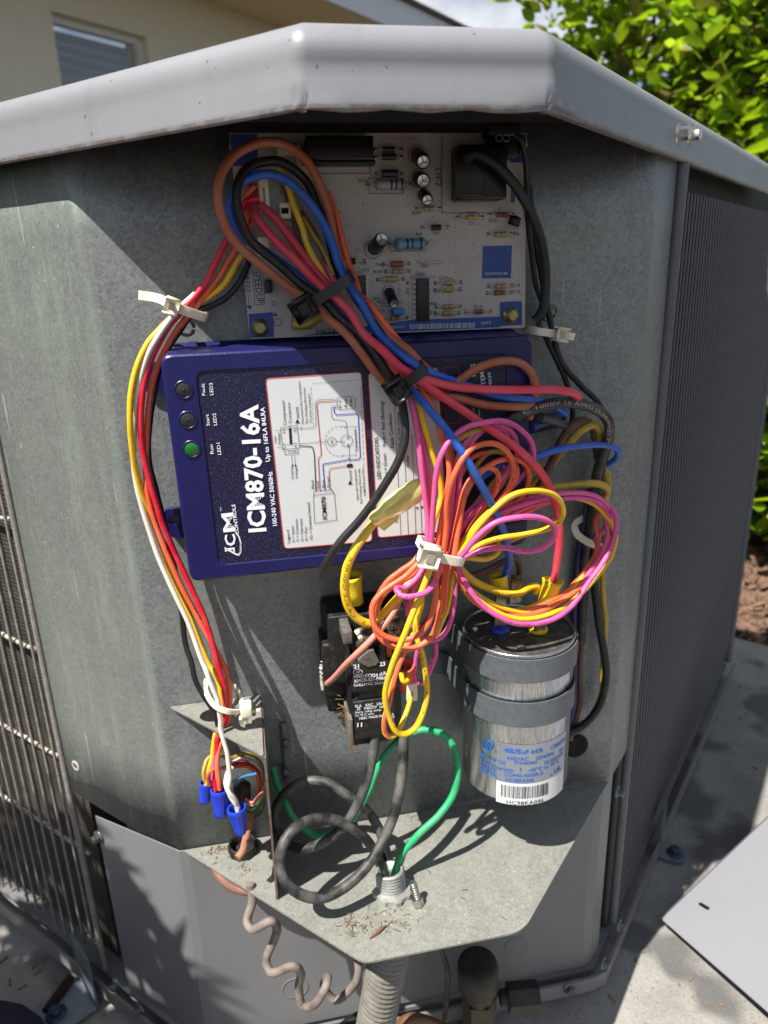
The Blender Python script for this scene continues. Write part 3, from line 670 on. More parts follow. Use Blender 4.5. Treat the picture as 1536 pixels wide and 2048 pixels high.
b = MB(); b.prism([c0+d1*.004-nrm*.0012, c0+d1*.456-nrm*.0012, c0+d1*.456-nrm*.013, c0+d1*.004-nrm*.013], d2*.001); b.build('cover_flange', m_cov, cov)

# ---- photographer's knee
m_den = mat('navy_cloth', '#262838', .9, 0, '#30334a', 900, .4, .7, bump=.6, bscale=1500)
kn = ray((-35, 2120)); kn = CAM+kn*(.60)
pr_ = thing('person', 'crouching person of whom only a navy trouser knee shows at the lower left corner', 'person', kn)
b = MB(); pts = spline([kn+V((-.02, -.42, .16)), kn+V((-.02, -.25, .10)), kn+V((-.01, -.10, .035)), kn+V((0, -.015, -.004)), kn+V((-.005, .0, -.05)), kn+V((-.02, -.08, -.16)), kn+V((-.04, -.20, -.30))], 6)
b.tube(pts, .06, 20, rr=[.085-.03*min(1, i/18) for i in range(len(pts))]); b.build('trouser_leg', m_den, pr_)

# ---- added unseen leaf clump, set toward the sun to shade the lower left corner
def shade_plant():
    base = V((-.46, -.24, ZG)); t = thing('shade_clump', 'added unseen clump of palm leaflets casting dappled shade, left of the condenser', 'shadow caster', base)
    m_f = leafmat('frond_green', '#35601a', '#5b8a24', .1); tos = -sd/(-sd.z); done = 0
    b = MB(); sun_e = tos.normalized(); e1 = sun_e.cross(V((0, 0, 1))).normalized()
    while done < 620:
        x, y = random.uniform(-260, 450), random.uniform(1560, 2300)
        lim = 1640+(x-190)*1.62 if x > 150 else 1575+(x)*.42
        if y < lim+10: continue
        P = onP((x, y), V((CL, 0, 0)), (1, 1, 0))
        if P.z < ZG: P = onZ((x, y), ZG)
        c = P+tos*(random.uniform(.50, .64)); q = Quaternion((0, 0, 1), random.gauss(-.7, .35)) @ Quaternion((1, 0, 0), random.uniform(-.4, .5)); l = random.uniform(.03, .055); w = random.uniform(.005, .009)
        b.add([c+q @ V((-l, 0, 0)), c+q @ V((-l*.2, w, 0)), c+q @ V((l, 0, -.004)), c+q @ V((-l*.2, -w, 0))], [(0, 1, 2, 3)]); done += 1
    struct(b.build('leaflets', m_f, t), 'stuff')
    b = MB()
    for k in range(9):
        a = radians(-20+k*22); d = V((cos(a), sin(a), 0)); b.tube([base+d*(.02*j)+V((0, 0, .10*j)) for j in range(7)], .004, 6)
    b.build('stems', m_bark, t)
shade_plant()
#@@PART2
# ================================================================== CIRCUIT BOARD
BY = -.0125   # board front plane
def bp(o=0): return lambda p: onY(p, BY-o)
pcb = thing('circuit_board', 'cream printed circuit board with blue borders, relays and resistors at the top of the box', 'circuit board', onY((750, 460), BY))
def boardmat():
    M = bpy.data.materials.new('board_cream'); M.use_nodes = True; t = M.node_tree; bs = t.nodes['Principled BSDF']
    o = nn(t, 'ShaderNodeTexCoord').outputs['Object']; sx = nn(t, 'ShaderNodeSeparateXYZ'); t.links.new(o, sx.inputs[0])
    st = mth(t, 'LESS_THAN', mth(t, 'FRACT', mth(t, 'MULTIPLY', sx.outputs[0], 700)), .34)
    c = mixrgb(t, mth(t, 'MULTIPLY', st, .32), lin('#b0a9a2'), lin('#6f6a7c'))
    c = mixrgb(t, mth(t, 'MULTIPLY', ramp(t, noise(t, o, 35, 5), .5, .75), .35), c, lin('#8a7d69'))
    t.links.new(c, bs.inputs['Base Color']); bs.inputs['Roughness'].default_value = .4; return M
m_board = boardmat(); m_blue = mat('board_blue', '#23408c', .4, 0, '#1d3474', 40, .4, .8); m_silk = mat('silk_blue', '#2b3566', .5); m_silkr = mat('stamp_red', '#b06a6a', .6)
q = [(458, 266), (1053, 266), (1050, 655), (500, 678)]
b = MB(); b.prism([bp()(p) for p in q], (0, .0016, 0)); b.build('board', m_board, pcb)
def pq(mb, pts, o=.00025, pr=bp): mb.add([pr(o)(p) for p in pts], [(0, 1, 2, 3)])
for Q in ([(820, 640), (1000, 633), (1000, 654.5), (600, 672)], [(497, 628), (546, 624), (548, 674), (500, 676)], [(1000, 604), (1044, 602), (1044, 650), (1000, 652)], [(459, 268), (515, 268), (516, 330), (466, 332)], [(1030, 268), (1052, 268), (1051, 325), (1020, 325)], [(966, 492), (1024, 491), (1022, 556), (964, 557)], [(1022, 375), (1030, 375), (1030, 405), (1022, 405)]):
    b = MB(); pq(b, Q); b.build('blue_print', m_blue, pcb)
b = MB()
def r1(s, a, c, h, o=.0004, bold=.0): text(b, s, T1(*a), T1(*c), h*.456, bp(o), bold)
for a in [("R26", (655, 318), (692, 318), 15), ("R29", (887, 460), (925, 458), 15), ("C2", (1135, 503), (1160, 503), 14), ("R21", (1226, 492), (1262, 492), 15), ("R6", (1333, 550), (1358, 550), 15),
          ("D4", (978, 547), (1004, 547), 15), ("R9", (906, 552), (932, 552), 14), ("D3", (663, 680), (688, 680), 15), ("C16", (665, 707), (700, 707), 15), ("D6", (728, 685), (753, 685), 15), ("R28", (718, 717), (756, 717), 15),
          ("C7", (730, 751), (755, 751), 15), ("JW1", (926, 693), (962, 693), 15), ("JW2", (905, 728), (942, 728), 15), ("C10", (1005, 742), (1042, 742), 15), ("C4", (984, 804), (1010, 804), 15), ("R14", (1326, 776), (1360, 776), 15),
          ("R13", (1326, 805), (1360, 805), 15), ("R8", (968, 857), (994, 857), 15), ("R7", (966, 896), (990, 896), 15), ("D13", (1158, 870), (1194, 870), 15), ("C13", (728, 888), (765, 888), 15), ("JW3", (712, 835), (748, 835), 15),
          ("C17", (823, 780), (823, 812), 13), ("SPEEDUP", (192, 708), (206, 850), 32), ("204122", (150, 690), (160, 800), 19), ("DF2", (988, 258), (992, 335), 26), ("P2", (306, 335), (308, 372), 18), ("U4", (862, 785), (862, 808), 12), ("1", (862, 765), (872, 765), 12), ("K1", (1278, 345), (1278, 370), 14), ("DF1", (338, 515), (342, 560), 22), ("Q1", (1338, 500), (1338, 520), 12)]: r1(*a)
for pts, w, cl in ([(187, 700), (232, 700), (240, 853), (196, 855)], 2, 1), ([(165, 800), (172, 862)], 2, 0), ([(697, 300), (850, 300), (850, 366), (697, 366)], 2.5, 1), ([(705, 246), (705, 278), (470, 278)], 3, 0), ([(1018, 118), (1018, 452), (1272, 452), (1272, 425)], 2.5, 0), ([(360, 830), (445, 822), (447, 958), (362, 964)], 3, 1), ([(462, 940), (462, 988)], 2, 0), ([(238, 742), (272, 740), (274, 800), (240, 804)], 2, 1), ([(755, 730), (822, 730), (822, 757), (755, 757)], 2, 1), ([(765, 862), (820, 862)], 2, 0), ([(790, 555), (790, 620), (944, 618)], 2, 0):
    strip(b, [T1(*p) for p in pts], w*.456, bp(.0004), cl)
for c, r in (((716, 612), 40), ((912, 195), 42), ((915, 300), 42), ((940, 375), 28), ((785, 795), 26), ((297, 932), 17), ((282, 850), 10)):
    strip(b, [T1(c[0]+r*cos(k*.35), c[1]+r*sin(k*.35)) for k in range(18)], 1.1, bp(.0004), True)
for a, c, w in (((1105, 462), (1170, 462), 13), ((1022, 754), (1062, 754), 15), ((1022, 786), (1062, 786), 15)):
    pts = [(a[0]+20, a[1]-w), (c[0], a[1]-w), (c[0]+12, a[1]), (c[0], a[1]+w), (a[0], a[1]+w), (a[0]-12, a[1]), (a[0], a[1]-w)]; strip(b, [T1(*p) for p in pts], .9, bp(.0004))
b.add([bp(.0004)(T1(*p)) for p in ((158, 860), (186, 858), (176, 876))], [(0, 1, 2)]); b.add([bp(.0004)(T1(*p)) for p in ((276, 905), (298, 903), (286, 886))], [(0, 1, 2)])
struct(b.build('blue_lettering', m_silk, pcb), 'stuff')
b = MB(); r1("HK32", (470, 985), (548, 985), 27)
for i in range(7): strip(b, [T1(872-3*i*0, 758+0), T1(872, 758)], .5, bp(.0004))
b.build('black_lettering', m_ink, pcb)
b = MB(); r1("110320-240", (770, 128), (905, 128), 11); b.build('faint_lettering', m_silkr, pcb)
b = MB(); r1("6524-21", (785, 960), (853, 955), 11, .0006); r1("2045", (1190, 942), (1232, 939), 13, .0006); r1("4520W23198", (1205, 724), (1305, 722), 11, .0006)
x = 878
while x < 1164:
    w = random.choice((1.5, 2, 3.2)); strip(b, [T1(x, 940-(x-878)*.014*1.8), T1(x, 962-(x-878)*.014*1.8)], w*.456, bp(.0006)); x += w+random.choice((2, 2.5, 4))
struct(b.build('pale_lettering', mat('silk_pale', '#c9c7c9', .5), pcb), 'stuff')
m_lead = mat('tinned_lead', '#b9b6ad', .3, .9)
def axial(c, L, w, mt, bands=(), lead=None, nm='resistor', tf=T1, h=None):
    c3 = bp(0)(tf(*c)); ex = (bp(0)(tf(c[0]+L/2, c[1]))-c3).length; rw = (bp(0)(tf(c[0], c[1]+w/2))-c3).length; le = ex*1.6 if lead is None else (bp(0)(tf(c[0]+lead, c[1]))-c3).length
    cc = c3+V((0, -rw*1.15, 0)); b = MB(); r = rw
    b.lathe(cc-V((ex, 0, 0)), (1, 0, 0), [(0, 0), (r*.7, ex*.03), (r, ex*.14), (r, ex*.42), (r*.86, ex*.5), (r*.86, ex*1.5), (r, ex*1.58), (r, ex*1.86), (r*.7, ex*1.97), (0, ex*2)] if nm == 'resistor' else [(0, 0), (r, 0), (r, ex*2), (0, ex*2)], 14, nm == 'resistor')
    o = b.build(nm, mt, pcb)
    b = MB(); b.tube([cc-V((le, -rw*1.1, 0)), cc-V((le*.98, -rw*.4, 0)), cc-V((le*.85, 0, 0)), cc+V((le*.85, 0, 0)), cc+V((le*.98, rw*.4, 0)), cc+V((le, rw*1.1, 0))], min(.00035, rw*.35), 6)
    for sg in (-1, 1): b.lathe(cc+V((le*sg, rw*1.1, 0)), (0, -1, 0), [(0, .0009), (.0007, .0005), (.0012, 0)], 8)
    b.build('lead', m_lead, o)
    for f, cl in bands:
        b = MB(); b.cyl(cc+V((ex*(f*2-1), 0, 0)), cc+V((ex*(f*2-1)+ex*.12, 0, 0)), r*(1.02 if (f < .22 or f > .78) else .885), n=14, caps=False); b.build('band', cl, o)
mt_ = lambda n, c: mat(n, c, .4)
bk = mt_('band_black', '#151515'); br_ = mt_('band_brown', '#5a2c14'); gd = mt_('band_gold', '#a8802c'); rd_ = mt_('band_red', '#8c2a1e')
tan_ = mt_('resistor_tan', '#a9926a'); blr = mt_('resistor_blue', '#5b8aa6'); gry = mt_('resistor_grey', '#8a8fa0'); dio = mt_('diode_black', '#1b1b1d'); yel = mt_('capacitor_amber', '#b08a3c'); cbl = mt_('capacitor_blue', '#2c6ab0'); mrn = mt_('resistor_maroon', '#7c4b3a')
axial((785, 330), 128, 50, gry, ((.1, gd), (.5, bk), (.66, bk), (.85, bk)), 95)
axial((872, 588), 132, 54, blr, ((.12, gry), (.36, bk), (.52, br_), (.8, bk)), 82)
for c, mt, L, w in (((957, 434), tan_, 50, 22), ((1278, 460), mrn, 52, 24), ((1272, 546), tan_, 52, 24), ((822, 708), tan_, 52, 22), ((1273, 772), tan_, 50, 22), ((1268, 801), mrn, 50, 22), ((1045, 862), tan_, 50, 22), ((1043, 891), tan_, 50, 22), ((812, 913), tan_, 46, 20)):
    axial(c, L, w, mt, ((.1, br_), (.36, rd_), (.52, bk), (.8, gd)), 52)
for c, L, w, mt, nm in (((988, 516), 40, 26, dio, 'diode'), ((818, 676), 50, 28, mrn, 'diode'), ((622, 664), 26, 28, dio, 'diode'), ((1176, 884), 34, 20, mrn, 'diode'), ((785, 280), 66, 34, dio, 'diode'), ((783, 208), 60, 30, dio, 'diode'), ((783, 175), 50, 24, dio, 'diode'), ((1140, 472), 30, 20, yel, 'ceramic_capacitor'), ((792, 743), 34, 20, yel, 'ceramic_capacitor'), ((1046, 758), 30, 18, yel, 'ceramic_capacitor'), ((1044, 788), 32, 18, yel, 'ceramic_capacitor')):
    axial(c, L, w, mt, ((.62, gry),) if nm == 'diode' else (), 56, nm)
for a, c in (((912, 671), (1022, 669)), ((876, 734), (985, 731)), ((735, 842), (845, 840))):
    b = MB(); b.tube(spline([bp(-.0005)(T1(*a)), bp(.0014)(T1(a[0]+8, a[1])), bp(.0014)(T1(c[0]-8, c[1])), bp(-.0005)(T1(*c))], 4), .0004, 6); b.build('jumper', m_lead, pcb)
def ecap(c, top, r, L):   # electrolytic can: foot at c, tilted so that its silver top shows at 'top'
    f3 = bp(0)(T1(*c)); rr = (bp(0)(T1(c[0]+r, c[1]))-f3).length; t3 = onY(T1(*top), BY-L)
    ax = (t3-f3); b = MB(); H = ax.length
    b.lathe(f3, ax, [(0, .0005), (rr*.9, .0005), (rr*.93, H*.08), (rr*.82, H*.12), (rr*.93, H*.17), (rr*.93, H*.94), (rr*.86, H*.985), (rr*.72, H)], 20)
    o = b.build('electrolytic_capacitor', mt_('capacitor_sleeve', '#17171b'), pcb)
    b = MB(); b.lathe(f3, ax, [(rr*.72, H*1.0), (rr*.66, H*.985), (0, H*.985)], 20); tp = b.build('can_top', mat('can_aluminium', '#cfcfd2', .35, .7), o)
    n = ax.normalized(); e = n.orthogonal(); b = MB()
    for k in range(3): d = Quaternion(n, k*2*pi/3) @ e; b.obb(f3+n*H*.99+d*rr*.3, d*rr*.3, n.cross(d)*.00018, n*.00012)
    b.build('vent_score', mt_('score', '#55565a'), o)
ecap((912, 198), (936, 228), 33, .016); ecap((915, 300), (936, 311), 33, .016); ecap((936, 368), (954, 395), 27, .012); ecap((720, 608), (755, 567), 32, .017); ecap((785, 795), (808, 850), 23, .010)
b = MB(); c = bp(.006)(T1(1330, 482)); b.lathe(c+V((0, 0, -.003)), (.3, -.2, 1), [(0, 0), (.0035, 0), (.0035, .005), (0, .0056)], 14); b.build('transistor', m_black, pcb)
b = MB(); lo, hi = bp(.0)(T1(795, 900)), bp(.006)(T1(855, 870)); b.rbox((lo.x, hi.y, lo.z), (hi.x, lo.y, hi.z), .0006); b.build('film_capacitor', cbl, pcb)
def bx(name, a, c, dep, mt, r=.0008, tf=T1, parent=None, base=0.0):
    lo, hi = bp(base)(tf(*a)), bp(base)(tf(*c)); b = MB(); b.rbox((min(lo.x, hi.x), BY-dep, min(lo.z, hi.z)), (max(lo.x, hi.x), BY-base, max(lo.z, hi.z)), r); return b.build(name, mt, parent or pcb)
m_relay = mat('relay_black', '#08090a', .35, 0, '#101113', 60, .4, .8)
bx('relay', (412, 128), (704, 232), .012, m_relay, .001)
bx('relay_base', (400, 232), (712, 250), .011, m_relay, .0006)
rl = bx('relay', (1056, 170), (1262, 402), .016, m_relay, .0014)
bx('relay_lid', (1075, 200), (1200, 380), .0175, m_relay, .0008, base=.016)
bx('terminal_block', (1190, 72), (1325, 130), .013, m_black, .001); bx('terminal_block', (1200, 140), (1325, 220), .011, m_black, .001)
b = MB()
for q in ((1268, 122), (1300, 122)): b.lathe(bp(.0133)(T1(*q)), (0, -1, 0), [(.0014, .0), (.0018, .0006), (.0022, 0)], 12)
b.build('terminal_ring', m_steel, pcb)
b = MB(); lo, hi = bp(0)(T1(1332, 205)), bp(.010)(T1(1352, 150)); b.box((lo.x, hi.y, lo.z), (lo.x+.001, lo.y, hi.z)); b.build('spade_terminal', mat('brass', '#b58d4a', .3, .9), pcb)
def chip(a, c, dep, name='chip'):
    o = bx(name, a, c, dep, m_black, .0004, base=.001); b = MB(); n = 8
    for i in range(n):
        y = a[1]+(c[1]-a[1])*(i+.5)/n
        for xx, sg in ((a[0], -1), (c[0], 1)):
            p = bp(.002)(T1(xx, y)); b.box((p.x-(.0014 if sg < 0 else 0), p.y, p.z-.0004), (p.x+(.0014 if sg > 0 else 0), p.y+.0022, p.z+.0004))
    b.build('pins', m_lead, o)
chip((903, 742), (958, 922), .0045); chip((632, 728), (684, 835), .0045)
bx('jumper_block', (240, 745), (270, 800), .006, m_black, .0004)
m_conn = mat('connector_white', '#d9d2bd', .5, 0, '#cbc3ad', 60, .4, .8)
cw = bx('connector', (205, 285), (262, 455), .008, m_conn, .0006); bx('connector_slot', (232, 342), (248, 440), .0086, mt_('slot_grey', '#8b8a84'), .0003, base=.0079)
bx('connector', (300, 410), (360, 480), .007, m_conn, .001); bx('connector', (205, 560), (262, 640), .008, m_conn, .0006)
bx('connector_key', (312, 430), (345, 455), .0075, m_dark, .0004, base=.0068)
bx('plug', (165, 330), (212, 352), .009, mt_('plug_red', '#a8291f'), .0006); bx('plug', (165, 368), (215, 400), .009, mt_('plug_red', '#a8291f'), .0006)
bx('connector', (290, 160), (395, 205), .006, m_conn, .0005); bx('connector', (148, 520), (175, 560), .009, m_black, .0004); 
bx('connector', (375, 190), (425, 300), .006, mt_('connector_cream', '#c9c2a8'), .0006)
for q in ((520, 655), (1021, 630)):
    c = bp(.0)(q); b = MB(); b.lathe(c, (0, -1, 0), [(0, .0035), (.0030, .0035), (.0034, .003), (.0036, .0014), (.0050, .0012), (.0052, 0)], 24); sc = b.build('mounting_screw', mat('yellow_zinc', '#a39a72', .35, .8, '#6f6a52', 300, .4, .8), pcb)
    b = MB(); b.cyl(c+V((0, -.0036, 0)), c+V((0, -.0052, 0)), .0030, n=6, smooth=False); b.build('hex_head', MATS['yellow_zinc'], sc)
b = MB()
for q in ((470, 290), (1045, 290), (520, 655), (1021, 630)): c = onY(q, BY+.0016); b.cyl(c, V((c.x, 0, c.z)), .003, n=8)
b.build('standoff', m_conn, pcb)

b = MB()
for i in range(150):
    x, y = random.uniform(440, 1370), random.uniform(270, 925)
    if (1040 < x < 1290 and y < 430) or (1190 < x < 1330 and 590 < y < 745): continue
    b.lathe(bp(0)(T1(x, y)), (0, -1, 0), [(0, .0004), (.0003, .0003), (.0005, 0)], 6)
struct(b.build('solder_joints', m_lead, pcb), 'stuff')
b = MB()
for i in range(26):
    x, y = random.uniform(560, 1340), random.uniform(440, 900); h = random.uniform(10, 40); strip(b, [T1(x, y), T1(x+random.choice((0, h)), y+random.choice((0, h))), T1(x+h*1.6, y)], .5, bp(.0003))
struct(b.build('board_traces', mat('trace_tan', '#857b6e', .5), pcb), 'stuff')

# ================================================================== HARD START MODULE
FY = -.0425
def fp(o=0): return lambda p: onY(p, FY-o)
m_nav = mat('navy_plastic', '#17184a', .3, 0, '#1b1c54', 20, .3, .8, bump=.12, bscale=900, spec=.5)
def sparkle():
    M = bpy.data.materials.new('navy_label'); M.use_nodes = True; t = M.node_tree; bs = t.nodes['Principled BSDF']
    o = nn(t, 'ShaderNodeTexCoord').outputs['Object']
    c = mixrgb(t, ramp(t, noise(t, o, 1500, 2), .60, .68), lin('#0f1030'), lin('#50537f'))
    t.links.new(c, bs.inputs['Base Color']); bs.inputs['Roughness'].default_value = .42
    k = nn(t, 'ShaderNodeBump'); k.inputs['Strength'].default_value = .5; k.inputs['Distance'].default_value = .0004
    t.links.new(noise(t, o, 1300, 2), k.inputs['Height']); t.links.new(k.outputs[0], bs.inputs['Normal']); return M
m_navl = sparkle(); m_lab = mat('label_white', '#cdd0d0', .45, 0, '#c4c7c7', 30, .3, .8); m_red = mat('print_red', '#c03a2a', .5); m_pblue = mat('print_blue', '#2240b8', .5)
box = thing('start_module', 'navy blue plastic control module with white wiring diagram label, mounted in the middle', 'control module', fp()((690, 930)))
tlc, trc, brc, blc = [fp()(p) for p in ((317, 708), (1069, 668), (1056, 1090), (379, 1167))]
def ring_at(y, ins, r, P=None):
    P = P or (tlc, trc, brc, blc); c = sum(P, V((0, 0, 0)))/4; Q = []
    for i in range(4):
        a, b_, d = P[i-1], P[i], P[(i+1) % 4]; u = (a-b_).normalized(); w = (d-b_).normalized(); Q.append(b_+(u+w)*ins)
    return [V((p.x, y, p.z)) for p in rquad(Q, r, 4)]
rings = [ring_at(-.001, -.0015, .006), ring_at(-.008, -.0015, .006), ring_at(-.0085, 0, .006), ring_at(FY+.002, .0004, .006), ring_at(FY+.0006, .0008, .006), ring_at(FY, .0020, .005)]
b = MB(); n = len(rings[0]); b.add([p for r_ in rings for p in r_], [(j*n+i, j*n+(i+1) % n, (j+1)*n+(i+1) % n, (j+1)*n+i) for j in range(len(rings)-1) for i in range(n)], True)
# front with recessed label field
IN = [fp()(p) for p in ((390, 742), (1015, 706), (1003, 1077), (437, 1132))]
inr = ring_at(FY, 0, .005, IN); inr2 = ring_at(FY+.0008, .0006, .005, IN)
ro = rings[-1]; b.add(ro+inr, [(i, (i+1) % n, n+(i+1) % n, n+i) for i in range(n)]); b.add(inr+inr2, [(i, (i+1) % n, n+(i+1) % n, n+i) for i in range(n)], True)
b.build('housing', m_nav, box)
b = MB(); b.add(inr2, [list(range(n))]); b.build('face_label', m_navl, box)
FY2 = FY+.0007
def lp_(o=0): return lambda p: onY(p, FY2-o)
def t2(mb, s, a, c, h, bold=0, o=.0003): text(mb, s, T2(*a), T2(*c), h*.41667, lp_(o), bold)
b = MB()
for a in (("ICM870-16A", (652, 1062), (612, 452), 84, .030), ("100-240 VAC 50/60Hz", (706, 1035), (682, 775), 21, .02), ("Up to 16FLA 84LRA", (672, 727), (645, 466), 21, .02), ("Fault", (361, 410), (357, 352), 15, .004), ("LED3", (400, 408), (396, 350), 17, .004), ("Start", (383, 555), (377, 500), 16, .004), ("LED2", (418, 553), (412, 495), 17, .004), ("Run", (402, 690), (397, 645), 17, .004), ("LED1", (438, 694), (431, 637), 17, .004),
          ("CONTROLS", (523, 1077), (504, 932), 17, .02), ("TM", (440, 966), (439, 948), 7, .0), ("M", (503, 1062), (492, 972), 56, .02), ("C", (508, 1130), (502, 1075), 50, .02), ("I", (494, 1150), (493, 1141), 36, .05)): t2(b, *a)
strip(b, [T2(*p) for p in ((505, 1062), (524, 1090), (533, 1125), (531, 1160), (520, 1174))], 2.4, lp_(.0003)); strip(b, [T2(*p) for p in ((532, 1120), (531, 1160), (522, 1176), (508, 1172), (480, 1156), (462, 1150))], 3.2, lp_(.0003))
strip(b, [T2(460, 1158), T2(458, 1142)], 3, lp_(.0003)); strip(b, [T2(500, 1158), T2(498, 1142)], 3, lp_(.0003))
def t3(mb, s, a, c, h, bold=0): text(mb, s, T3(*a), T3(*c), h*.44271, lp_(.0003), bold)
t3(b, "NIS", (749, 208), (744, 152), 19, .01); t3(b, "STEM", (797, 262), (785, 188), 20, .01); t3(b, "4030", (822, 250), (816, 190), 15, .0); t3(b, "Co", (745, 395), (742, 350), 10); t3(b, "No.", (770, 400), (766, 352), 10)
struct(b.build('white_lettering', m_text, box), 'stuff')
b = MB(); L1 = [T2(*p) for p in ((650, 329), (1110, 298), (1163, 1110), (740, 1146))]; Lb = [T2(*p) for p in ((1143, 301), (1478, 276), (1522, 1062), (1190, 1093))]
for L in (L1, Lb): b.add(rquad([lp_(.0002)(p) for p in L], .0022, 3), [list(range(16))])
b.build('label_panel', m_lab, box)
b = MB()
for L in (L1, Lb): 
    r2 = [V((p[0], p[1], 0)) for p in L]; rp = rquad(r2, 8, 3); strip(b, [(p.x, p.y) for p in rp], 1.7, lp_(.0004), True)
def s2(mb, pts, w, o=.0005, cl=False): strip(mb, [T2(*p) for p in pts], w*.41667, lp_(o), cl)
s2(b, [(912, 865), (903, 712), (918, 695), (896, 455), (903, 440), (988, 435)], 3.4); s2(b, [(962, 865), (955, 772), (965, 760), (1050, 747)], 3)
for P_ in ([(602, 170), (668, 165), (680, 232), (610, 238)], [(612, 350), (670, 345), (680, 420), (620, 424)], ):
    strip(b, [(p.x, p.y) for p in rquad([V((*T3(*p), 0)) for p in P_], 6, 3)], .9, lp_(.0004), True)
b.build('red_lines', m_red, box)
b = MB(); s2(b, [(937, 865), (925, 742), (935, 738), (1040, 720), (1050, 712), (1060, 720), (1098, 716), (1105, 705), (1095, 505), (1085, 497), (990, 503), (980, 490), (978, 470), (990, 468)], 4); b.build('blue_lines', m_pblue, box)
b = MB()
for a in (("Legend:", (768, 1118), (762, 1052), 12, .01), ("S = Start", (790, 1113), (785, 1035), 12), ("C = Common", (810, 1110), (803, 1003), 12), ("H = Hermetic", (832, 1108), (825, 1000), 12), ("R = Run", (852, 1105), (848, 1040), 12), ("OL = Overload Switch", (876, 1102), (862, 922), 13),
          ("ICM870", (945, 1003), (938, 895), 21, .02), ("Black", (883, 857), (880, 813), 12), ("Red", (908, 855), (905, 822), 12), ("Blue", (934, 852), (932, 815), 12), ("Brown", (958, 851), (955, 798), 12), ("Control", (785, 812), (780, 753), 11), ("Voltage", (805, 810), (800, 752), 11),
          ("Line", (702, 635), (700, 605), 11), ("Voltage", (722, 645), (718, 590), 11), ("Compressor", (750, 552), (740, 430), 14, .006), ("Contactor", (775, 543), (768, 440), 14, .006), ("NOTE", (812, 517), (808, 463), 12, .01), ("Disconnect the Compressor", (833, 545), (816, 340), 10), ("Run Winding Wire from", (853, 543), (840, 372), 10), ("T2 of the Contactor", (873, 542), (862, 400), 10),
          ("OL", (976, 643), (974, 621), 13), ("Run", (1043, 465), (1040, 427), 14), ("Cap", (1068, 462), (1064, 425), 14), ("H", (1015, 470), (1014, 457), 13), ("C", (1013, 443), (1012, 429), 13), ("Compressor", (1094, 676), (1084, 570), 12), ("R", (1054, 652), (1053, 640), 12), ("C", (1030, 638), (1029, 626), 12), ("S", (1052, 618), (1051, 607), 12), ("L1", (747, 664), (745, 643), 12), ("L2", (744, 589), (742, 568), 12), ("T1", (803, 660), (801, 639), 12), ("T2", (800, 586), (798, 565), 12), ("Coil", (757, 683), (797, 681), 11),
          ("NOTE", (1066, 818), (1062, 768), 10, .01), ("Splice the Compressor", (1097, 912), (1084, 763), 10), ("Run Winding Wire to the", (1115, 928), (1103, 762), 10), ("ICM870 Brown Wire", (1132, 890), (1122, 755), 10),
          ("LED INDICATORS", (1205, 810), (1190, 610), 18, .014), ("Run = Green", (1238, 812), (1228, 688), 16), ("Fault = Red (flashing)", (1228, 652), (1216, 437), 16), ("Fault Condition", (1268, 660), (1255, 495), 17, .008), ("High or low voltage", (1300, 676), (1292, 490), 14), ("Comp", (1341, 752), (1336, 697), 14), ("Fault", (1286, 1015), (1280, 955), 17, .008), ("3", (1385, 957), (1385, 944), 14), ("4", (1408, 953), (1408, 940), 14)): t2(b, *a, o=.0005) if len(a) == 5 else t2(b, *a, .008, .0005)
s2(b, [(815, 652), (868, 655), (878, 662), (885, 700), (892, 868)], 4)
s2(b, [(880, 890), (980, 877), (992, 1008), (886, 1024)], 2, cl=True); s2(b, [(882, 888), (882, 870), (972, 862), (974, 877)], 2)
s2(b, [(722, 565), (802, 555), (814, 662), (732, 671)], 2, cl=True); s2(b, [(742, 672), (744, 694), (808, 688), (804, 664)], 2)
s2(b, [(768, 570), (772, 640)], 11); s2(b, [(752, 574), (784, 571)], 2); s2(b, [(752, 645), (792, 641)], 2); s2(b, [(768, 552), (766, 580)], 2)
for c, r in (((1040, 628), 28), ((969, 632), 21)): s2(b, [(c[0]+r*cos(k*.31), c[1]+r*sin(k*.31)) for k in range(20)], 1.8, cl=True)
for k in range(13): a = 1.35+k*.30; s2(b, [(1008+72*cos(a), 630+72*sin(a)), (1008+72*cos(a+.18), 630+72*sin(a+.18))], 1.8)
for k in range(12): y = 560+k*12; s2(b, [(1083, y), (1083, y+7)], 1.6)
for k in range(10): x = 1012+k*8; s2(b, [(x, 560), (x+5, 559)], 1.5); s2(b, [(x, 698), (x+5, 697)], 1.5)
for k in range(14): x = 880+k*16; s2(b, [(x, 352-k*1.2), (x+10, 351-k*1.2)], 1.6)
for k in range(14): y = 370+k*28; s2(b, [(1107+k*1.1, y), (1108+k*1.1, y+18)], 1.6)
for k in range(8): y = 370+k*24; s2(b, [(868+k*1.6, y), (869+k*1.6, y+15)], 1.5)
s2(b, [(1000, 418), (1070, 415), (1081, 424), (1083, 462), (1074, 473), (1006, 478), (996, 468), (992, 428)], 1.8, cl=True)
s2(b, [(1045, 600), (1038, 540), (1030, 530), (978, 526), (968, 515), (965, 470), (975, 460), (992, 460)], 1.8); s2(b, [(1052, 655), (1055, 745)], 1.8); s2(b, [(815, 642), (900, 635), (910, 628), (920, 634), (947, 632)], 1.6); s2(b, [(990, 632), (1012, 629)], 1.8)
s2(b, [(808, 570), (880, 565), (893, 555), (888, 445), (900, 432), (985, 428)], 1.8); s2(b, [(820, 555), (822, 575)], 1.8)
s2(b, [(1046, 748), (1064, 746)], 16); s2(b, [(775, 695), (780, 742)], 1.6); s2(b, [(789, 693), (794, 742)], 1.6); s2(b, [(703, 600), (742, 570)], 0.1); s2(b, [(698, 580), (722, 578)], 1.5); s2(b, [(706, 660), (735, 656)], 1.5)
